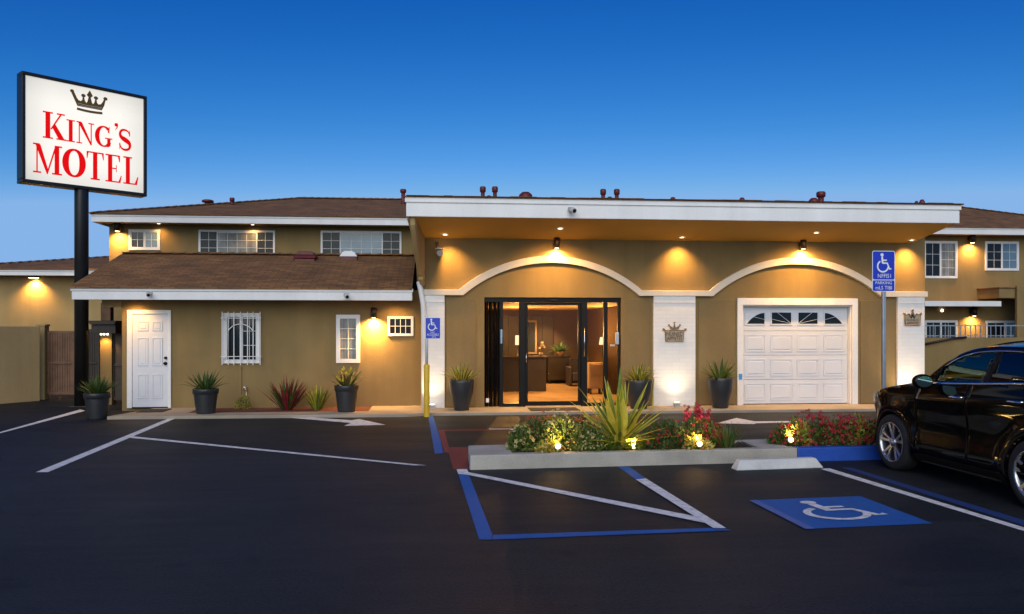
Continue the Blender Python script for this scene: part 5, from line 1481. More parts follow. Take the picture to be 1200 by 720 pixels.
# ================================================================== PLANTS
def blade(mb, base, az, el, L, w, droop, rnd, mi=(0, 0, 0), segs=7, fold=.25, tip=.15):
    """one strap leaf: 4 strips across (edge, half, half, edge) along a bending midrib"""
    p = Vector(base); d_el = el
    side = Vector((-math.sin(az), math.cos(az), 0))
    tw = rnd.uniform(-.25, .25)
    k = len(mb.v); prof = (.55, .85, 1.0, .97, .85, .62, .32, .02)
    rows = segs + 1
    for i in range(rows):
        t = i / segs
        ww = w * prof[min(int(t * 7 + .01), 7)] * .5
        e = d_el
        d = Vector((math.cos(az) * math.cos(e), math.sin(az) * math.cos(e), math.sin(e)))
        n = side.cross(d).normalized()
        s = (side * math.cos(tw * t) + n * math.sin(tw * t))
        for q in (-1, -.55, 0, .55, 1):
            mb.v.append(p + s * (q * ww) + n * (-abs(q) * ww * fold * -1 * 1.0))
        p = p + d * (L / segs)
        d_el -= droop * (0.4 + 1.2 * t) / segs
    for i in range(segs):
        for q in range(4):
            a = k + i * 5 + q
            mb.f.append([a, a + 1, a + 6, a + 5]); mb.mi.append(mi[0] if q in (0, 3) else mi[1]); mb.sm.append(True)

def tuft(mb, c, n, L, w, rnd, el=(35, 85), droop=(.4, 1.2), mi=((0, 0, 0),), r0=.03, **k):
    for i in range(n):
        az = i * 2.39996 + rnd.uniform(-.3, .3); t = (i + .5) / n
        e = R(el[1] + (el[0] - el[1]) * t ** .8 + rnd.uniform(-6, 6))
        b = Vector(c) + Vector((math.cos(az), math.sin(az), 0)) * (r0 * math.sqrt(t)) + Vector((0, 0, .0))
        blade(mb, b, az, e, L * rnd.uniform(.75, 1.08), w * rnd.uniform(.8, 1.15), rnd.uniform(*droop) * (.5 + t), rnd, rnd.choice(mi), **k)

def pot_mesh(h, rt, rb, kind):
    m = MB()
    if kind == 'rim':      # tapered with a wide collar
        m.lathe([(.001, 0), (rb, 0), (rb * 1.02, .02), (rt * .93, h * .78), (rt * .93, h * .79), (rt, h * .80), (rt * 1.02, h * .985), (rt, h), (rt * .9, h), (rt * .88, h * .9), (.001, h * .9)], (0, 0, 0), 32)
    else:                  # tall rounded vase
        m.lathe([(.001, 0), (rb, 0), (rb * 1.05, .015), (rb * 1.22, h * .25), (rt * .93, h * .6), (rt, h * .9), (rt * .99, h * .985), (rt * .95, h), (rt * .89, h), (rt * .88, h * .92), (.001, h * .92)], (0, 0, 0), 32)
    return m
def potted(label, px, pyb, pyt, wpx_, kind, Y, z0, leafset, n, L, w, seed, el=(30, 85), droop=(.2, .9), extra=None):
    X, zt_ = F(px, pyt, Y); h = zt_ - z0; rt = (FX(px + wpx_ / 2, Y) - FX(px - wpx_ / 2, Y)) / 2
    t = thing('potted_plant', label, 'potted plant', (X, Y, z0), group='charcoal pots with spiky plants')
    m = pot_mesh(h, rt, rt * .72 if kind == 'rim' else rt * .58, kind); m.build('pot', 'pot_charcoal', t, world=False)
    m = MB(); m.lathe([(.001, h * .935), (rt * .87, h * .925)], (0, 0, 0), 20); m.build('potting_soil', 'soil', t, world=False)
    m = MB(); rnd = random.Random(seed)
    mi = tuple((a, b, b) for a, b in leafset[1])
    tuft(m, (0, 0, h * .92), n, L, w, rnd, el=el, droop=droop, mi=mi, r0=rt * .45)
    m.build('leaves', leafset[0], t, world=False, recalc=False)
    if extra:
        extra(t, h, rt, rnd)
    return t
GRN = (['leaf_deep', 'leaf_green', 'leaf_olive'], [(0, 1), (1, 1), (2, 1)])
OLV = (['leaf_green', 'leaf_olive', 'leaf_lime', 'leaf_yellow'], [(2, 1), (1, 0), (2, 0), (3, 1)])
potted('short charcoal pot of bushy green blades at the sign pole foot', 114, 487, 460.5, 30, 'rim', 16.35, 0.001, GRN, 120, .40, .032, 21, el=(30, 89), droop=(.1, .5))
potted('charcoal pot of broad green blades between white door and barred window', 241, 483, 455.5, 30, 'rim', 16.62, ZW + .001, GRN, 34, .46, .055, 22)
def yellow_fl(t, h, rt, rnd):
    m = MB()
    for i in range(40):
        a, e = rnd.uniform(0, 6.28), rnd.uniform(.2, 1.5); r = rnd.uniform(.1, .3)
        blade(m, (r * math.cos(a) * .6, r * math.sin(a) * .6, h + rnd.uniform(.05, .30)), a, e, .09, .05, .5, rnd)
    m.build('yellow_leaves', 'leaf_yellow', t, world=False, recalc=False)
potted('charcoal pot of red green blades and yellow leaves by the lit wall', 406, 479, 451.5, 28, 'rim', 16.72, ZW + .001, (['leaf_red', 'leaf_olive', 'leaf_green'], [(0, 1), (2, 1), (1, 1)]), 34, .44, .05, 23, extra=yellow_fl)
potted('tall charcoal vase of spiky leaves left of the entrance', 541, 481, 445, 29, 'vase', 16.75, ZW + .001, OLV, 44, .44, .05, 24)
def cane(t, h, rt, rnd):
    m = MB(); m.bar((rt * .9, -.12, .0), (rt * 1.05, -.10, h * 1.05), .02); m.build('yellow_leaf_stalk', 'leaf_yellow', t, world=False)
potted('tall charcoal vase of spiky leaves behind the big variegated agave', 748.5, 479, 445, 31, 'vase', 16.75, ZW + .001, OLV, 46, .44, .05, 25, extra=cane)
potted('tall charcoal vase of spiky leaves left of the garage door', 844, 479, 442.5, 29, 'vase', 16.75, ZW + .001, GRN, 30, .50, .065, 26, el=(25, 85))

def ground_tuft(name, label, px, py, z, n, L, w, mats, mi, seed, el=(35, 88), droop=(.2, .9), group=None, cat='plant', r0=.08, Y=None):
    g = Vector((FX(px, Y), Y, z)) if Y else G(px, py, z)
    m = MB(); rnd = random.Random(seed); tuft(m, (g.x, g.y, z - .01), n, L, w, rnd, el=el, droop=droop, mi=mi, r0=r0)
    return tag(m.build(name, mats, recalc=False), label, cat, group)
ground_tuft('flax_plant', 'dark red flax plant against the low wing wall', 336.5, 476.8, .05, 90, .72, .05, ['leaf_red', 'leaf_deep', 'leaf_green'], ((0, 0, 0), (0, 1, 1), (1, 2, 2), (0, 0, 0)), 31, el=(48, 89), droop=(.05, .6), Y=17.25)
ground_tuft('grass_clump', 'small yellow green grass clump beside the red flax plant', 372, 475.5, .05, 80, .54, .03, ['leaf_lime', 'leaf_olive', 'leaf_green'], ((0, 0, 0), (1, 1, 1), (2, 2, 2)), 32, el=(55, 89), droop=(.05, .5), Y=17.25)

def leafcloud(mb, c, rx, ry, rz, n, size, rnd, mis=(0,), elong=2.2):
    for i in range(n):
        while True:
            q = Vector((rnd.uniform(-1, 1), rnd.uniform(-1, 1), rnd.uniform(-.15, 1)))
            if q.length < 1 and q.length > rnd.uniform(.2, .85): break
        p = Vector(c) + Vector((q.x * rx, q.y * ry, q.z * rz))
        d = (Vector((q.x, q.y, q.z + .55)).normalized() + Vector((rnd.uniform(-1, 1), rnd.uniform(-1, 1), rnd.uniform(-.6, 1))) * .8).normalized()
        s = d.cross(Vector((rnd.uniform(-1, 1), rnd.uniform(-1, 1), rnd.uniform(-1, 1)))).normalized()
        n_ = s.cross(d)
        L = size * elong * rnd.uniform(.6, 1.2); w = size * rnd.uniform(.35, .6)
        mb.add([p, p + d * L * .5 + s * w - n_ * w * .4, p + d * L, p + d * L * .5 - s * w - n_ * w * .4, p + d * L * .5], [(0, 1, 4), (1, 2, 4), (2, 3, 4), (3, 0, 4)], rnd.choice(mis), True)

def blossoms(mb, c, rx, ry, rz, n, size, rnd, mis=(0,)):
    for i in range(n):
        a = rnd.uniform(0, 6.28); u = rnd.uniform(.05, 1)
        q = Vector((math.cos(a) * math.sqrt(1 - u * u), math.sin(a) * math.sqrt(1 - u * u), u))
        p = Vector(c) + Vector((q.x * rx, q.y * ry, q.z * rz)) * rnd.uniform(.92, 1.12)
        n_ = (q + Vector((0, -.5, .2)) + Vector((rnd.uniform(-.5, .5), rnd.uniform(-.5, .5), rnd.uniform(-.5, .5)))).normalized()
        s = n_.cross(Vector((0, 0, 1)) if abs(n_.z) < .9 else Vector((1, 0, 0))).normalized(); b = n_.cross(s)
        mi = rnd.choice(mis); np_ = 5; r = size * rnd.uniform(.7, 1.2)
        for k in range(np_):
            t = 6.283 * k / np_ + a; t1, t2 = t - .42, t + .42
            mb.add([p, p + (s * math.cos(t1) + b * math.sin(t1)) * r * .8 + n_ * r * .25, p + (s * math.cos(t) + b * math.sin(t)) * r * 1.1 + n_ * r * .35, p + (s * math.cos(t2) + b * math.sin(t2)) * r * .8 + n_ * r * .25], [(0, 1, 2, 3)], mi, True)

def shrub(label, px, py, w_px, h_px, leafm, flm, seed, nl=420, nf=40, lsize=.030, fsize=.027, name='flowering_shrub', group='low flowering shrubs in the island beds', zb=None, spikes=0):
    g = G(px, py, ZK - .02); d = (g - Vector((0, 0, CAMH))).length
    k = d / FPX
    rx, rz = w_px * k / 2, h_px * k * 1.02
    t = thing(name, label, 'shrub', (g.x, g.y, ZK - .03), group=group)
    rnd = random.Random(seed); m = MB()
    nsub = 5
    cs = [(0, 0, .0, 1.0)] + [(rnd.uniform(-.6, .6) * rx, rnd.uniform(-.35, .35) * rx, rnd.uniform(0, .12) * rz, rnd.uniform(.5, .8)) for _ in range(nsub)]
    for (cx, cy, cz, s) in cs:
        leafcloud(m, (cx, cy, cz), rx * s * .8, min(rx * s * .8, .32), rz * s * .92, int(nl * s * s * .85), lsize, rnd, tuple(range(len(leafm))))
        # thin stems inside the leaves
    for i in range(14):
        a = rnd.uniform(0, 6.28); r = rnd.uniform(.2, .7)
        m.tube([(0, 0, 0), (math.cos(a) * rx * r * .5, math.sin(a) * .2 * r, rz * .45), (math.cos(a) * rx * r, math.sin(a) * .3 * r, rz * .8)], .005, 4, 0)
    m.build('leaves', leafm, t, world=False, recalc=False)
    if nf:
        m = MB()
        for (cx, cy, cz, s) in cs:
            blossoms(m, (cx, cy, cz), rx * s * .9, min(rx * s * .85, .34), rz * s * 1.02, int(nf * s * .95) + 4, fsize, rnd, tuple(range(len(flm))))
        for i in range(spikes):
            a = rnd.uniform(0, 6.28); r = rnd.uniform(.1, .8)
            bx, by = math.cos(a) * rx * r, math.sin(a) * .2 * r
            hh = rz * rnd.uniform(.9, 1.25)
            for j in range(9):
                blossoms(m, (bx + rnd.uniform(-.02, .02), by, hh - j * .014), .02, .02, .014, 2, fsize * .9, rnd, tuple(range(len(flm))))
        m.build('blossom', flm, t, world=False, recalc=False)
    return t
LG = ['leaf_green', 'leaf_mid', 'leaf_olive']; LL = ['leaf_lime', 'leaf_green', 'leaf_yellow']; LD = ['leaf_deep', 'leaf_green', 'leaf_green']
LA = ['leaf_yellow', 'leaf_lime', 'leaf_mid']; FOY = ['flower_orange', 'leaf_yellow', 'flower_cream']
FC, FRd, FPk, FO, FY = ['flower_cream'], ['flower_red'], ['flower_pink', 'flower_red'], ['flower_orange', 'flower_red'], ['flower_cream', 'leaf_yellow']
shrub('leafy green shrub at the left end of the first bed', 610, 528, 34, 34, LG, FC, 41, nf=16)
shrub('green shrub dotted with red flowers near the left bed end', 630, 524, 42, 38, LG, FRd, 42, nf=16)
shrub('lime tipped shrub with cream dots above the left spotlight', 662, 527, 48, 40, LG, FC, 43, nf=60, fsize=.014)
shrub('bright yellow topped shrub at the back of the left bed', 655, 519, 56, 36, LL, FOY, 44, nf=40)
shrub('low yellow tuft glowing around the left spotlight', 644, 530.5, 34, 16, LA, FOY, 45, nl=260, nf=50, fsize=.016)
shrub('cream dotted shrub just left of the agave', 688, 529, 36, 36, LG, FC, 46, nf=50, fsize=.014)
shrub('green shrub with orange flower head left of the agave', 682, 522, 32, 36, LG, FO, 47, nf=18, fsize=.034)
ground_tuft('fern_clump', 'bright green fern clump in front of the agave', 714, 527, ZK - .01, 90, .30, .02, ['leaf_mid', 'leaf_fresh'], ((0, 0, 0), (1, 0, 0)), 48, el=(30, 85), droop=(.5, 1.3), cat='fern')
ground_tuft('fern_clump', 'green fern clump right of the agave foot', 743, 526.5, ZK - .01, 80, .28, .02, ['leaf_mid', 'leaf_green'], ((0, 0, 0), (1, 1, 1)), 49, el=(30, 85), droop=(.5, 1.3), cat='fern')
shrub('dark shrub with small red flowers right of the agave', 769, 527, 34, 26, LD, FRd, 50, nf=26, fsize=.018)
shrub('low dark red flowering shrub in the middle of the bed', 790, 526, 34, 30, LD, FRd, 51, nf=30, fsize=.018)
shrub('tall shrub with pink red flower spikes in the right half bed', 815, 522.5, 44, 38, LG, FPk, 52, nf=18, fsize=.026, spikes=9)
shrub('green shrub covered in orange flowers under the pink spikes', 832, 523, 26, 30, LG, FO, 53, nl=320, nf=44)
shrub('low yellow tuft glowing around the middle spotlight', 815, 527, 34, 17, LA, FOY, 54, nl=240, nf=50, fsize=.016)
shrub('deep green shrub behind the dark red flowers', 780, 519, 46, 30, LG, FC, 55, nf=0)
ground_tuft('grass_clump', 'green grass clump at the path end of the first bed', 852, 525, ZK - .01, 70, .36, .018, ['leaf_green', 'leaf_olive'], ((0, 0, 0), (1, 1, 1)), 56, el=(45, 88), droop=(.1, .6))
shrub('small red flowering shrub at the path end of the second bed', 916, 522, 26, 24, LG, FRd, 57, nf=26, fsize=.022)
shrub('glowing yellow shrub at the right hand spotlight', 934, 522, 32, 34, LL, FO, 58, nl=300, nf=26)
shrub('red flowered green shrub in the middle of the second bed', 962, 522, 42, 32, LG, FRd, 59, nf=44, fsize=.024, spikes=5)
shrub('dense green shrub with deep red flowers before the car', 985, 522, 40, 30, LG, FRd, 60, nf=44, fsize=.024, spikes=4)
shrub('yellow green shrub with red flowers beside the car nose', 1008, 521, 42, 34, LL, FRd, 61, nf=34, fsize=.024)
shrub('green shrub with red flowers partly behind the car wheel', 1040, 521, 42, 32, LG, FRd, 62, nf=34, fsize=.024)
# little shrub by the hose tap
g = G(285, 479.5, .05)
t = thing('small_shrub', 'little yellow green shrub under the hose tap', 'shrub', (g.x, g.y, .045)); m = MB(); rnd = random.Random(70)
leafcloud(m, (0, 0, .02), .15, .12, .26, 260, .024, rnd, (0, 1)); m.build('leaves', ['leaf_olive', 'leaf_lime'], t, world=False, recalc=False)

# big variegated agave: green blades edged pale yellow
g = G(726, 526, ZK)
t = thing('variegated_agave', 'big spiky agave with yellow edged green blades in the island', 'agave', (g.x, g.y, ZK - .02))
rnd = random.Random(77); m = MB()
for i in range(38):
    az = i * 2.39996 + rnd.uniform(-.2, .2); tt = (i + .5) / 38
    e = R(86 - 78 * tt ** .75 + rnd.uniform(-4, 4))
    L = (.86 - .08 * tt) * rnd.uniform(.86, 1.05)
    if math.sin(az) < -.2: L *= .72 + .2 * (1 - tt)
    blade(m, Vector((math.cos(az), math.sin(az), 0)) * .05 * math.sqrt(tt) + Vector((0, 0, .16 - .06 * tt)), az, e, L, .078 * rnd.uniform(.9, 1.15), .06 + .30 * tt * rnd.uniform(.5, 1.4), rnd, (0, 1 if rnd.random() < .5 else 2, 1), segs=9, fold=.35)
for i in range(16):
    az = i * 2.39996 + 1.0
    blade(m, (0, 0, .12), az, R(rnd.uniform(5, 25)), .42 * rnd.uniform(.8, 1.2), .05, rnd.uniform(.5, 1.1), rnd, (0, 1, 1), segs=7, fold=.3)
blade(m, (.0, -.10, .12), -1.45, R(84), .60, .15, .05, rnd, (0, 0, 0), segs=9, fold=.2)
blade(m, (-.05, -.09, .12), -2.3, R(66), .66, .11, .12, rnd, (0, 0, 0), segs=9, fold=.2)
blade(m, (.05, -.09, .12), -.8, R(64), .64, .11, .12, rnd, (0, 0, 0), segs=9, fold=.2)
blade(m, (.02, .0, .14), 1.6, R(88), .95, .09, .02, rnd, (2, 2, 2), segs=9, fold=.3)
m.build('blades', ['agave_edge', 'agave_green', 'agave_olive'], t, world=False, recalc=False)
m = MB(); m.lathe([(.05, 0), (.06, .05), (.04, .12), (.001, .14)], (0, 0, 0), 14); m.build('stem', 'leaf_olive', t, world=False)

# ================================================================== LOBBY FURNITURE
Yd = 21.6
t = thing('reception_desk', 'dark wooden reception desk at the left side of the lobby', 'desk', (FX(610, Yd), Yd, ZW))
m = MB(); X0, X1 = FX(560, Yd), FX(640, Yd); m.box(X0, X1, Yd, Yd + .6, ZW, .96); m.build('desk_body', 'furniture_dark', t, bevel=.01)
m = MB(); m.box(X0 - .03, X1 + .04, Yd - .05, Yd + .65, .962, 1.0); m.build('desk_top', 'lobby_wood', t, bevel=.006)
Xl, _ = F(606.5, 400, Yd + .3)
t = thing('table_lamp', 'lit white lamp on the reception desk', 'lamp', (Xl, Yd + .3, 1.001))
m = MB(); m.lathe([(.001, 1.002), (.07, 1.003), (.07, 1.02), (.015, 1.04), (.015, 1.33)], (Xl, Yd + .3, 0), 16); m.build('lamp_base', 'furniture_dark', t)
m = MB(); m.lathe([(.065, 1.30), (.06, 1.56)], (Xl, Yd + .3, 0), 20); m.build('lamp_shade', 'shade_lit', t)
light('POINT', t, (Xl, Yd + .3, 1.62), 40, size=.05, local=False)
X_, Z_ = F(634, 412, Yd + .2)
t = thing('orchid', 'small white orchid on the reception desk', 'orchid', (X_, Yd + .2, 1.001)); m = MB()
m.lathe([(.001, 1.002), (.05, 1.002), (.06, 1.09), (.001, 1.08)], (X_, Yd + .2, 0), 14); m.tube([(X_, Yd + .2, 1.08), (X_ - .03, Yd + .2, 1.28), (X_ + .06, Yd + .15, 1.38)], .006, 5); m.build('pot', 'furniture_tan', t)
m = MB(); rnd = random.Random(80); blossoms(m, (X_ + .02, Yd + .17, 1.20), .06, .05, .17, 14, .035, rnd); m.build('blossom', 'orchid_white', t, recalc=False)
Yc_ = 24.6
t = thing('sideboard', 'dark wooden sideboard at the panelled back wall of the lobby', 'sideboard', (FX(654, Yc_), Yc_, ZW))
m = MB(); X0, X1 = FX(642, Yc_), FX(668, Yc_); m.box(X0, X1, Yc_, Yc_ + .45, .16, .86)
for a in (X0 + .03, X1 - .09):
    m.box(a, a + .06, Yc_ + .03, Yc_ + .09, ZW, .159)
m.box(X0 - .02, X1 + .02, Yc_ - .02, Yc_ + .47, .862, .90); m.build('cabinet', 'furniture_dark', t, bevel=.008)
g = Vector((FX(656, Yc_ + .2), Yc_ + .2, .901))
t = thing('indoor_plant', 'leafy green plant in bowl on the lobby sideboard', 'plant', tuple(g)); m = MB(); m.lathe([(.001, 0), (.10, 0), (.15, .14), (.13, .13), (.001, .11)], (0, 0, 0), 18); m.build('bowl', 'furniture_tan', t, world=False)
m = MB(); rnd = random.Random(81); tuft(m, (0, 0, .12), 40, .42, .05, rnd, el=(15, 85)); m.build('leaves', 'leaf_green', t, world=False, recalc=False)
Yp_ = 25.13
t = thing('wall_mirror', 'tall framed mirror on the lobby back wall left of the plant', 'mirror', (FX(622, Yp_), Yp_, .95))
m = MB(); X0, X1 = FX(615, Yp_), FX(629, Yp_); ring(m, X0, X1, .95, 2.0, .06, Yp_ - .03, Yp_); m.build('mirror_frame', 'furniture_tan', t, bevel=.006)
m = MB(); m.box(X0 + .061, X1 - .061, Yp_ - .012, Yp_ - .001, 1.011, 1.939); m.build('mirror_glass', 'pane_screen', t)
Ya = 23.4
t = thing('armchair', 'dark lobby armchair near the right wall', 'armchair', (FX(678, Ya), Ya, ZW)); X0, X1 = FX(671, Ya), FX(690, Ya)
m = MB(); m.box(X0, X1, Ya, Ya + .55, .20, .45); m.build('seat', 'furniture_dark', t, bevel=.03)
m = MB(); m.box(X0, X1, Ya + .551, Ya + .70, .20, .85); m.build('backrest', 'furniture_dark', t, bevel=.03)
for a, b in ((X0 - .10, X0 - .002), (X1 + .002, X1 + .10)):
    m = MB(); m.box(a, b, Ya, Ya + .70, ZW, .62); m.build('armrest', 'furniture_dark', t, bevel=.03)
Yk = 20.5
t = thing('console_cabinet', 'tan console cabinet at the lobby wall behind the right side glass', 'cabinet', (FX(699, Yk), Yk, ZW))
m = MB(); X0, X1 = FX(690.5, Yk), FX(707.5, Yk); m.box(X0, X1, Yk, Yk + .4, .20, .86)
for i in range(2): m.box(X0 + .02, X1 - .02, Yk - .012, Yk - .001, .23 + .31 * i, .52 + .31 * i)
m.build('cabinet_body', 'furniture_tan', t, bevel=.006)
m = MB()
for a in (X0 + .02, X1 - .07):
    for b in (Yk + .02, Yk + .33): m.box(a, a + .05, b, b + .05, ZW, .199)
m.build('base_legs', 'furniture_dark', t)
Xl = FX(706, Yk + .2)
t = thing('table_lamp', 'lit lamp on the tan console cabinet', 'lamp', (Xl, Yk + .2, .861))
m = MB(); m.lathe([(.001, .862), (.06, .863), (.06, .88), (.02, .92), (.035, 1.05), (.012, 1.2), (.012, 1.34)], (Xl, Yk + .2, 0), 16); m.build('lamp_base', 'furniture_dark', t)
m = MB(); m.lathe([(.09, 1.33), (.06, 1.52)], (Xl, Yk + .2, 0), 20); m.build('lamp_shade', 'shade_lit', t)
light('POINT', t, (Xl, Yk + .1, 1.6), 34, size=.06, local=False)

# ================================================================== BLACK SUV
# car axes: x forward from the front hub, y to the car's left, z up; drawn at full size and scaled once
CS = 0.92
hubx, huby = 5.587, 9.554
c_fw = Vector((-.0334, .9994, 0)).normalized(); c_lf = Vector((-c_fw.y, c_fw.x, 0))
org = Vector((hubx, huby, 0)) - c_lf * (.93 * CS)
car = thing('parked_car', 'black five door SUV with silver multi spoke wheels parked nose to the blue kerb', 'car', tuple(org), math.atan2(c_fw.y, c_fw.x))
import bisect
def curve(tab):
    xs = [a for a, _ in tab]; ys = [b for _, b in tab]; n = len(xs)
    m_ = []
    for i in range(n):
        if i in (0, n - 1): m_.append(0.0 if n < 2 else ((ys[1] - ys[0]) / (xs[1] - xs[0]) if i == 0 else (ys[-1] - ys[-2]) / (xs[-1] - xs[-2])))
        else: m_.append((ys[i + 1] - ys[i - 1]) / (xs[i + 1] - xs[i - 1]))
    def fn(x):
        if x <= xs[0]: return ys[0]
        if x >= xs[-1]: return ys[-1]
        i = bisect.bisect_right(xs, x) - 1
        h = xs[i + 1] - xs[i]; t = (x - xs[i]) / h
        return (2 * t**3 - 3 * t * t + 1) * ys[i] + (t**3 - 2 * t * t + t) * h * m_[i] + (-2 * t**3 + 3 * t * t) * ys[i + 1] + (t**3 - t * t) * h * m_[i + 1]
    return fn
WB, RW = 2.5, .375
belt = curve([(-3.4, 1.36), (-2.3, 1.32), (-1.5, 1.265), (-.8, 1.215), (-.4, 1.16), (.2, 1.06), (.6, .96), (.9, .80)])
halfw = curve([(.16, .80), (.24, .865), (.34, .905), (.45, .912), (.58, .895), (.72, .893), (.86, .912), (.97, .930), (1.05, .925), (1.12, .90), (1.20, .875), (1.30, .85), (1.45, .80), (1.60, .735), (1.72, .66), (1.80, .58)])
def plan(x):
    r = 0.0
    if x > .05: r -= .36 * ((x - .05) / .87) ** 2.3
    if x < -2.55: r -= .22 * ((-2.55 - x) / .9) ** 2
    return r
def side_y(x, z):
    sh = (belt(max(min(x, -.3), -3.3)) - 1.215) * .8
    zz = z - sh * max(0, min(1, (z - .5) / .6))
    y = halfw(zz) + plan(x)
    for hx in (0.0, -WB):
        d = math.hypot(x - hx, z - RW)
        y += .030 * math.exp(-((d - .46) / .085) ** 2) * (1 if z < 1.0 else math.exp(-((z - 1.0) / .08) ** 2))
    # character line that runs from the headlamp through the door handles
    zl = .985 + .028 * (-x)
    y -= .012 * math.exp(-((z - zl + .05) / .028) ** 2)
    return y
def panel(poly, off=0.0, grid=.05, fn=None, sides=(1, -1), name='panel', mat='car_black', parent=None, thick=.012, both=False):
    bm = bmesh.new()
    vs = [bm.verts.new((p[0], 0, p[1])) for p in poly]
    bm.faces.new(vs)
    x0, x1 = min(p[0] for p in poly), max(p[0] for p in poly); z0, z1 = min(p[1] for p in poly), max(p[1] for p in poly)
    k = math.ceil(x0 / grid)
    while k * grid < x1:
        bmesh.ops.bisect_plane(bm, geom=bm.verts[:] + bm.edges[:] + bm.faces[:], plane_co=(k * grid + 1e-4, 0, 0), plane_no=(1, 0, 0)); k += 1
    k = math.ceil(z0 / grid)
    while k * grid < z1:
        bmesh.ops.bisect_plane(bm, geom=bm.verts[:] + bm.edges[:] + bm.faces[:], plane_co=(0, 0, k * grid + 1e-4), plane_no=(0, 0, 1)); k += 1
    bmesh.ops.triangulate(bm, faces=[f for f in bm.faces if len(f.verts) > 4])
    out = []
    bm.verts.index_update()
    P = [(v.co.x, v.co.z) for v in bm.verts]; Fs = [[v.index for v in f.verts] for f in bm.faces]
    bm.free()
    fn = fn or side_y
    for s in sides:
        m = MB()
        m.add([(x * CS, s * (fn(x, z) + off) * CS, z * CS) for x, z in P], [f if s < 0 else f[::-1] for f in Fs], 0, True)
        o = m.build(name, mat, parent or car, world=False, recalc=False)
        bmx = bmesh.new(); bmx.from_mesh(o.data)
        ref = next((f for f in bmx.faces), None)
        if sum(f.normal.y for f in bmx.faces) * s < 0: bmesh.ops.reverse_faces(bmx, faces=bmx.faces)
        bmx.to_mesh(o.data); bmx.free()
        so_ = o.modifiers.new('skin', 'SOLIDIFY'); so_.thickness = thick * CS; so_.offset = -1
        out.append(o)
    return out
def arch(hx, a0, a1, r=.435, n=20):
    return [(hx + r * math.cos(R(a0 + (a1 - a0) * i / n)), RW + r * math.sin(R(a0 + (a1 - a0) * i / n))) for i in range(n + 1)]
def samp(fn, x0, x1, n=14, dz=0.0): return [(x0 + (x1 - x0) * i / n, fn(x0 + (x1 - x0) * i / n) + dz) for i in range(n + 1)]
hood_z = curve([(-.72, 1.235), (-.4, 1.185), (0, 1.10), (.4, .99), (.7, .86), (.90, .70)])
shoulder = curve([(-3.45, 1.36), (-2.3, 1.315), (-1.5, 1.262), (-.9, 1.228), (-.72, 1.225), (-.4, 1.19), (0, 1.125), (.4, 1.03), (.7, .905), (.9, .74)])
GAP = .006
# front fender with wheel arch
fd = arch(0, 8, 196) + [(-.51 + GAP, .31), (-.515 + GAP, .55), (-.53 + GAP, .80), (-.555 + GAP, shoulder(-.55))] + samp(shoulder, -.54, .60, 16) + [(.52, .70), (.50, RW + .07)]
panel(fd, name='front_fender')
# bumper corner: wraps round the nose
bp_ = [(.905, .74)] + [(.92, .5), (.90, .30), (.84, .22), (.46, .22)] + arch(0, -18, 7, .436, 5) + [(.505, RW + .07), (.525, .70), (.606, shoulder(.606))] + samp(shoulder, .61, .89, 8)
panel(bp_, name='front_bumper', off=-.001)
panel([(.56, .965), (.72, .875), (.86, .765), (.885, .70), (.70, .76), (.54, .86)], off=.006, name='headlight', mat='lamp_glass', grid=.03)
panel([(.70, .40), (.86, .40), (.86, .48), (.72, .47)], off=.004, name='fog_light', mat='car_trim', grid=.04)
# doors
fdoor = [(-.51 - GAP, .315), (-.515 - GAP, .55), (-.53 - GAP, .80), (-.555 - GAP, shoulder(-.56))] + samp(shoulder, -.57, -1.50 - 0, 14) + [(-1.475 + GAP, 1.0), (-1.47 + GAP, .6), (-1.48 + GAP, .315)]
fdo = panel(fdoor, name='front_door')
rdoor = [(-1.48 - GAP, .315), (-1.47 - GAP, .6), (-1.475 - GAP, 1.0), (-1.515, shoulder(-1.515))] + samp(shoulder, -1.53, -2.62, 14) + [(-2.56, 1.0), (-2.50, .815)] + arch(-WB, 92, 172, .435, 12) + [(-2.02, .315)]
rdo = panel(rdoor, name='rear_door')
qp = [(-2.512, .812), (-2.572, 1.0), (-2.632, shoulder(-2.632))] + samp(shoulder, -2.65, -3.40, 8) + [(-3.46, 1.1), (-3.48, .7), (-3.42, .28), (-3.0, .28)] + arch(-WB, -20, 90.5, .435, 14)
panel(qp, name='rear_quarter')
sill = [(-.45, .19), (-.47, .304), (-2.03, .308), (-2.06, .19)]
panel(sill, off=-.008, name='sill_trim', mat='car_trim')
# dark arch lips and door sill strip
for hx in (0, -WB):
    a = arch(hx, 2 if hx == 0 else -14, 190 if hx == 0 else 178, .437, 26); b = arch(hx, 190 if hx == 0 else 178, 2 if hx == 0 else -14, .405, 26)
    panel(a + b, off=.002, name='arch_lip', mat='car_trim', grid=.2, thick=.04)
# belt line chrome, greenhouse
rail = curve([(-3.45, 1.52), (-3.0, 1.63), (-2.4, 1.685), (-1.9, 1.70), (-1.45, 1.672), (-1.20, 1.61), (-.98, 1.50), (-.80, 1.37), (-.62, 1.235)])
panel(samp(shoulder, -.80, -3.1, 22, -.012) + samp(shoulder, -3.1, -.80, 22, .010), off=.004, name='chrome_strip', mat='chrome', grid=.2)
win_top = lambda x: rail(x) - .055
fw_ = samp(shoulder, -1.66, -.87, 10, .014) + samp(win_top, -.96, -1.78, 12)
panel(fw_, off=-.012, name='side_window', mat='car_glass', grid=.06, thick=.004, parent=None)
rw_ = samp(shoulder, -2.72, -1.76, 10, .014) + samp(win_top, -1.86, -2.84, 12)
panel(rw_, off=-.012, name='side_window', mat='car_glass_dark', grid=.06, thick=.004)
panel(samp(shoulder, -3.12, -2.80, 4, .014) + samp(win_top, -2.92, -3.0, 4), off=-.012, name='side_window', mat='car_glass_dark', grid=.06, thick=.004)
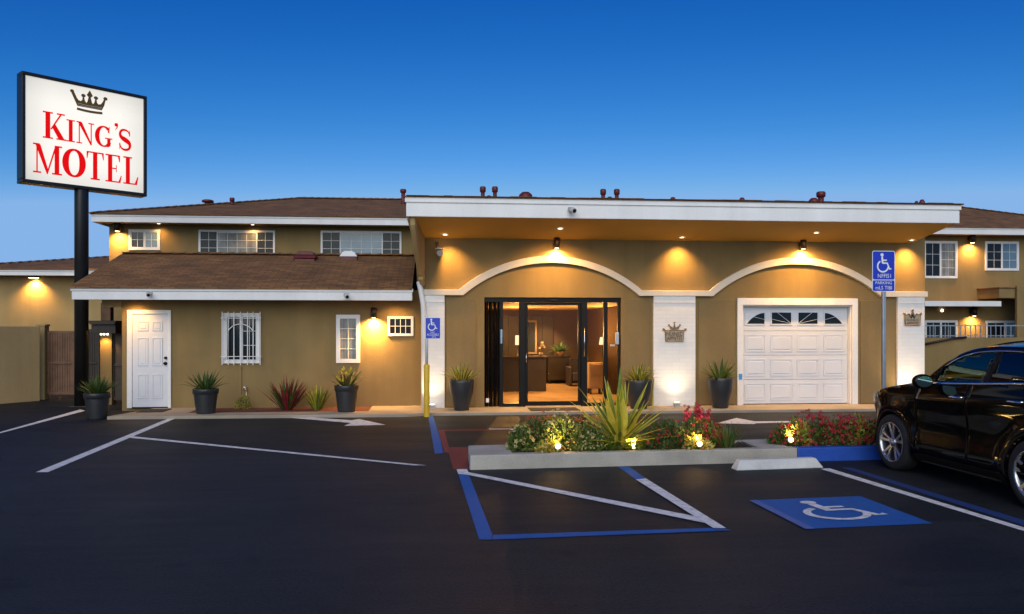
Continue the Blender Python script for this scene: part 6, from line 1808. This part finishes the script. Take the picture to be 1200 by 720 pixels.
panel(samp(shoulder, -1.755, -1.665, 3, .012) + samp(win_top, -1.785, -1.855, 3), off=-.006, name='door_pillar', mat='car_trim')
panel(samp(shoulder, -2.795, -2.725, 3, .012) + samp(win_top, -2.845, -2.915, 3), off=-.006, name='door_pillar', mat='car_black')
panel(samp(rail, -.70, -3.40, 34, .0) + samp(win_top, -3.40, -.95, 30) + [(-.86, shoulder(-.86) + .014), (-.70, shoulder(-.72))], name='roof_rail_panel', grid=.06)
panel(samp(shoulder, -3.46, -3.125, 5, .012) + samp(win_top, -3.005, -3.40, 4), name='rear_pillar')
panel(samp(win_top, -.97, -2.95, 24, -.0) + samp(win_top, -2.95, -.97, 24, .012), off=.003, name='window_chrome', mat='chrome', grid=.2)
# top skins: lofts between the two side edges
def loft(xs, ze, crown, name, mat, ny=14, ins=0.0, zoff=0.0):
    m = MB(); n = ny + 1
    v = []
    for x in xs:
        w = side_y(x, ze(x)) - ins
        for j in range(n):
            u = -1 + 2 * j / ny
            v.append((x * CS, u * w * CS, (ze(x) + zoff + crown(x) * (1 - abs(u) ** 2.4)) * CS))
    m.add(v, [(i * n + j, i * n + j + 1, (i + 1) * n + j + 1, (i + 1) * n + j) for i in range(len(xs) - 1) for j in range(ny)], 0, True)
    o = m.build(name, mat, car, world=False)
    if sum(p.normal.z for p in o.data.polygons) < 0: o.data.flip_normals()
    return o
fr_ = lambda a, b, n: [a + (b - a) * i / n for i in range(n + 1)]
loft(fr_(-.70, .895, 22), shoulder, lambda x: .075 if x < .5 else .075 + .05 * (x - .5) / .4, 'hood', 'car_black')
loft(fr_(-.70, -1.50, 14), rail, lambda x: .035 + .05 * min(1, (-.70 - x) / .8), 'windscreen', 'car_glass_dark', ins=.03)
loft(fr_(-1.50, -3.30, 18), rail, lambda x: .060, 'roof', 'car_black')
# nose, tail, floor
m = MB(); v = []
for z in fr_(.22, .745, 8):
    w = max(side_y(.905, z), .3)
    for j in range(13):
        u = -1 + 2 * j / 12; v.append(((.905 + .10 * (1 - abs(u) ** 2.5)) * CS, u * w * CS, z * CS))
m.add(v, [(i * 13 + j, i * 13 + j + 1, (i + 1) * 13 + j + 1, (i + 1) * 13 + j) for i in range(8) for j in range(12)], 0, True)
m.build('front_grille', 'car_trim', car, world=False)
m = MB(); v = []
tail = curve([(.28, -3.42), (.7, -3.48), (1.1, -3.46), (1.36, -3.40), (1.58, -3.28)])
for z in fr_(.28, 1.58, 10):
    w = max(side_y(tail(z), z), .3)
    for j in range(13):
        u = -1 + 2 * j / 12; v.append(((tail(z) - .05 * (1 - abs(u) ** 2.5)) * CS, u * w * CS, z * CS))
m.add(v, [(i * 13 + j, i * 13 + j + 1, (i + 1) * 13 + j + 1, (i + 1) * 13 + j) for i in range(10) for j in range(12)], 0, True)
m.build('tailgate', 'car_black', car, world=False)
panel([(-3.30, 1.22), (-3.46, 1.22), (-3.48, .98), (-3.34, .98)], off=.005, name='tail_light', mat='lamp_red', grid=.05)
m = MB()
def cbox(mb, x0, x1, y0, y1, z0, z1): mb.box(x0 * CS, x1 * CS, y0 * CS, y1 * CS, z0 * CS, z1 * CS)
cbox(m, .80, -3.35, -.60, .60, .20, .30)
cbox(m, -.45, -2.0, -.84, .84, .20, .30)
cbox(m, -.46, -2.02, .80, .85, .30, 1.10); cbox(m, -.46, -2.02, -.85, -.80, .30, 1.10)
cbox(m, .46, .85, -.62, .62, .30, .62); cbox(m, -.70, .0, -.60, .60, .3, 1.05); cbox(m, -2.98, -3.38, -.70, .70, .30, .95)
m.build('underbody', 'car_inside', car, world=False)
for s in (1, -1):
    for hx in (0, -WB):
        m = MB(); n = 22; v = []
        for y in (.93, .55):
            for i in range(n + 1):
                a = R(-20 + 220 * i / n); v.append(((hx + .428 * math.cos(a)) * CS, s * (y if y < .9 else min(side_y(hx + .428 * math.cos(a), RW + .428 * math.sin(a)) - .012, .95)) * CS, (RW + .428 * math.sin(a)) * CS))
        k0 = len(v); 
        m.add(v, [(i, i + 1, n + 2 + i, n + 1 + i) for i in range(n)], 0, True)
        m.add([(hx * CS, s * .55 * CS, RW * CS)] + v[n + 1:], [(0, i + 1, i + 2) for i in range(n)])
        m.build('wheel_housing', 'car_inside', car, world=False)
# seats and steering wheel behind the tinted glass
for y0 in (.12, -.62):
    for x0 in (-1.75, -2.62):
        m = MB(); cbox(m, x0 - .05, x0 + .50, y0, y0 + .50, .55, .78)
        m.prism_y([((x0 - .05) * CS, .70 * CS), ((x0 + .10) * CS, .70 * CS), ((x0 - .10) * CS, 1.34 * CS), ((x0 - .20) * CS, 1.34 * CS)], y0 * CS, (y0 + .50) * CS)
        m.prism_y([((x0 - .20) * CS, 1.36 * CS), ((x0 - .10) * CS, 1.36 * CS), ((x0 - .12) * CS, 1.54 * CS), ((x0 - .20) * CS, 1.54 * CS)], (y0 + .12) * CS, (y0 + .38) * CS)
        m.build('car_seat', 'furniture_dark', car, world=False, bevel=.02)
m = MB(); pts = []
for i in range(21):
    a = 2 * math.pi * i / 20; pts.append(((-1.12 + .09 * math.sin(a)) * CS, (.37 + .19 * math.cos(a)) * CS, (1.12 + .165 * math.sin(a)) * CS))
m.tube(pts, .016, 8); m.cone((-1.12 * CS, .37 * CS, 1.12 * CS), (-.85 * CS, .37 * CS, 1.0 * CS), .05, .03, 10); m.bar((-1.12 * CS, .2 * CS, 1.12 * CS), (-1.12 * CS, .54 * CS, 1.12 * CS), .03); m.build('steering_wheel', 'car_trim', car, world=False)
m = MB(); cbox(m, -.72, -.95, -.78, .78, .95, 1.17); m.build('dashboard', 'car_inside', car, world=False, bevel=.03)
# mirrors
for s in (1, -1):
    m = MB(); c0 = Vector((-.86, s * 1.045, 1.245)) * CS
    m.ball(c0, .085, .125, .085, 18, 12)
    for v in m.v:
        if v.x < c0.x - .035: v.x = c0.x - .035
    m.bar((-.83 * CS, s * .88 * CS, 1.195 * CS), (-.84 * CS, s * .99 * CS, 1.215 * CS), .05, .035)
    mi_ = m.build('wing_mirror', 'car_black', car, world=False)
    m = MB(); q = []
    for i in range(20):
        a = 2 * math.pi * i / 20; q.append((c0.x - .0365, c0.y + .098 * math.cos(a), c0.z + .062 * math.sin(a)))
    m.add(q, [list(range(20))]); m.build('mirror_glass', 'mirror_glass', mi_, world=False)
# door handles
for pair, hx_ in ((fdo, -1.33), (rdo, -2.28)):
    for o, s in zip(pair, (1, -1)):
        z = 1.085 if hx_ > -2 else 1.115; y = side_y(hx_, z)
        m = MB(); m.tube([((hx_ + .11) * CS, s * (y - .005) * CS, z * CS), ((hx_ + .09) * CS, s * (y + .03) * CS, z * CS), ((hx_ - .09) * CS, s * (y + .032) * CS, (z + .006) * CS), ((hx_ - .11) * CS, s * (y - .005) * CS, (z + .006) * CS)], .014, 8)
        m.build('handle', 'chrome', o, world=False)
# wheels
def wheel(x, s):
    yo = s * .925 * CS
    wb_ = MB(); r = RW * CS; w = .115
    def pr(p): return [(a, yo - s * (b_)) for a, b_ in p]
    wb_.lathe(pr([(r * .68, .012), (r * .70, .0), (r * .80, -.006), (r * .93, .004), (r * .985, .022), (r, .05), (r, .17), (r * .97, .205), (r * .7, .215), (r * .66, .2)]), (x * CS, 0, r), 48, 'y')
    t_ = wb_.build('wheel', 'tyre', car, world=False)
    m = MB()
    m.lathe(pr([(r * .715, .004), (r * .70, -.004), (r * .665, .004), (r * .64, .05), (r * .63, .17)]), (x * CS, 0, r), 48, 'y')
    m.lathe(pr([(.001, .006), (r * .12, .008), (r * .17, .02), (r * .17, .05)]), (x * CS, 0, r), 24, 'y')
    for k in range(5):
        for d in (-.17, .17):
            a = 2 * math.pi * k / 5 + .3
            ca, sa = math.cos(a + d * .55), math.sin(a + d * .55); cb, sb = math.cos(a + d * 1.25), math.sin(a + d * 1.25)
            p0 = Vector((x * CS + r * .13 * ca, yo - s * .028, r + r * .13 * sa)); p1 = Vector((x * CS + r * .67 * cb, yo - s * .006, r + r * .67 * sb))
            dr = (p1 - p0).normalized(); sd = dr.cross(Vector((0, 1, 0))).normalized()
            h0, h1 = .016, .019; dep = Vector((0, -s * .03, 0))
            v = [p0 - sd * h0, p0 + sd * h0, p1 + sd * h1, p1 - sd * h1]; v += [q + dep for q in v]
            m.add(v, [(0, 1, 2, 3), (7, 6, 5, 4), (0, 4, 5, 1), (1, 5, 6, 2), (2, 6, 7, 3), (3, 7, 4, 0)])
    m.build('rim', 'rim_silver', t_, world=False, bevel=.003, seg=1)
    m = MB(); m.lathe(pr([(r * .62, .07), (.001, .075)]), (x * CS, 0, r), 32, 'y'); m.build('brake_disc', 'car_inside', t_, world=False)
for x in (0, -WB):
    for s in (1, -1): wheel(x, s)
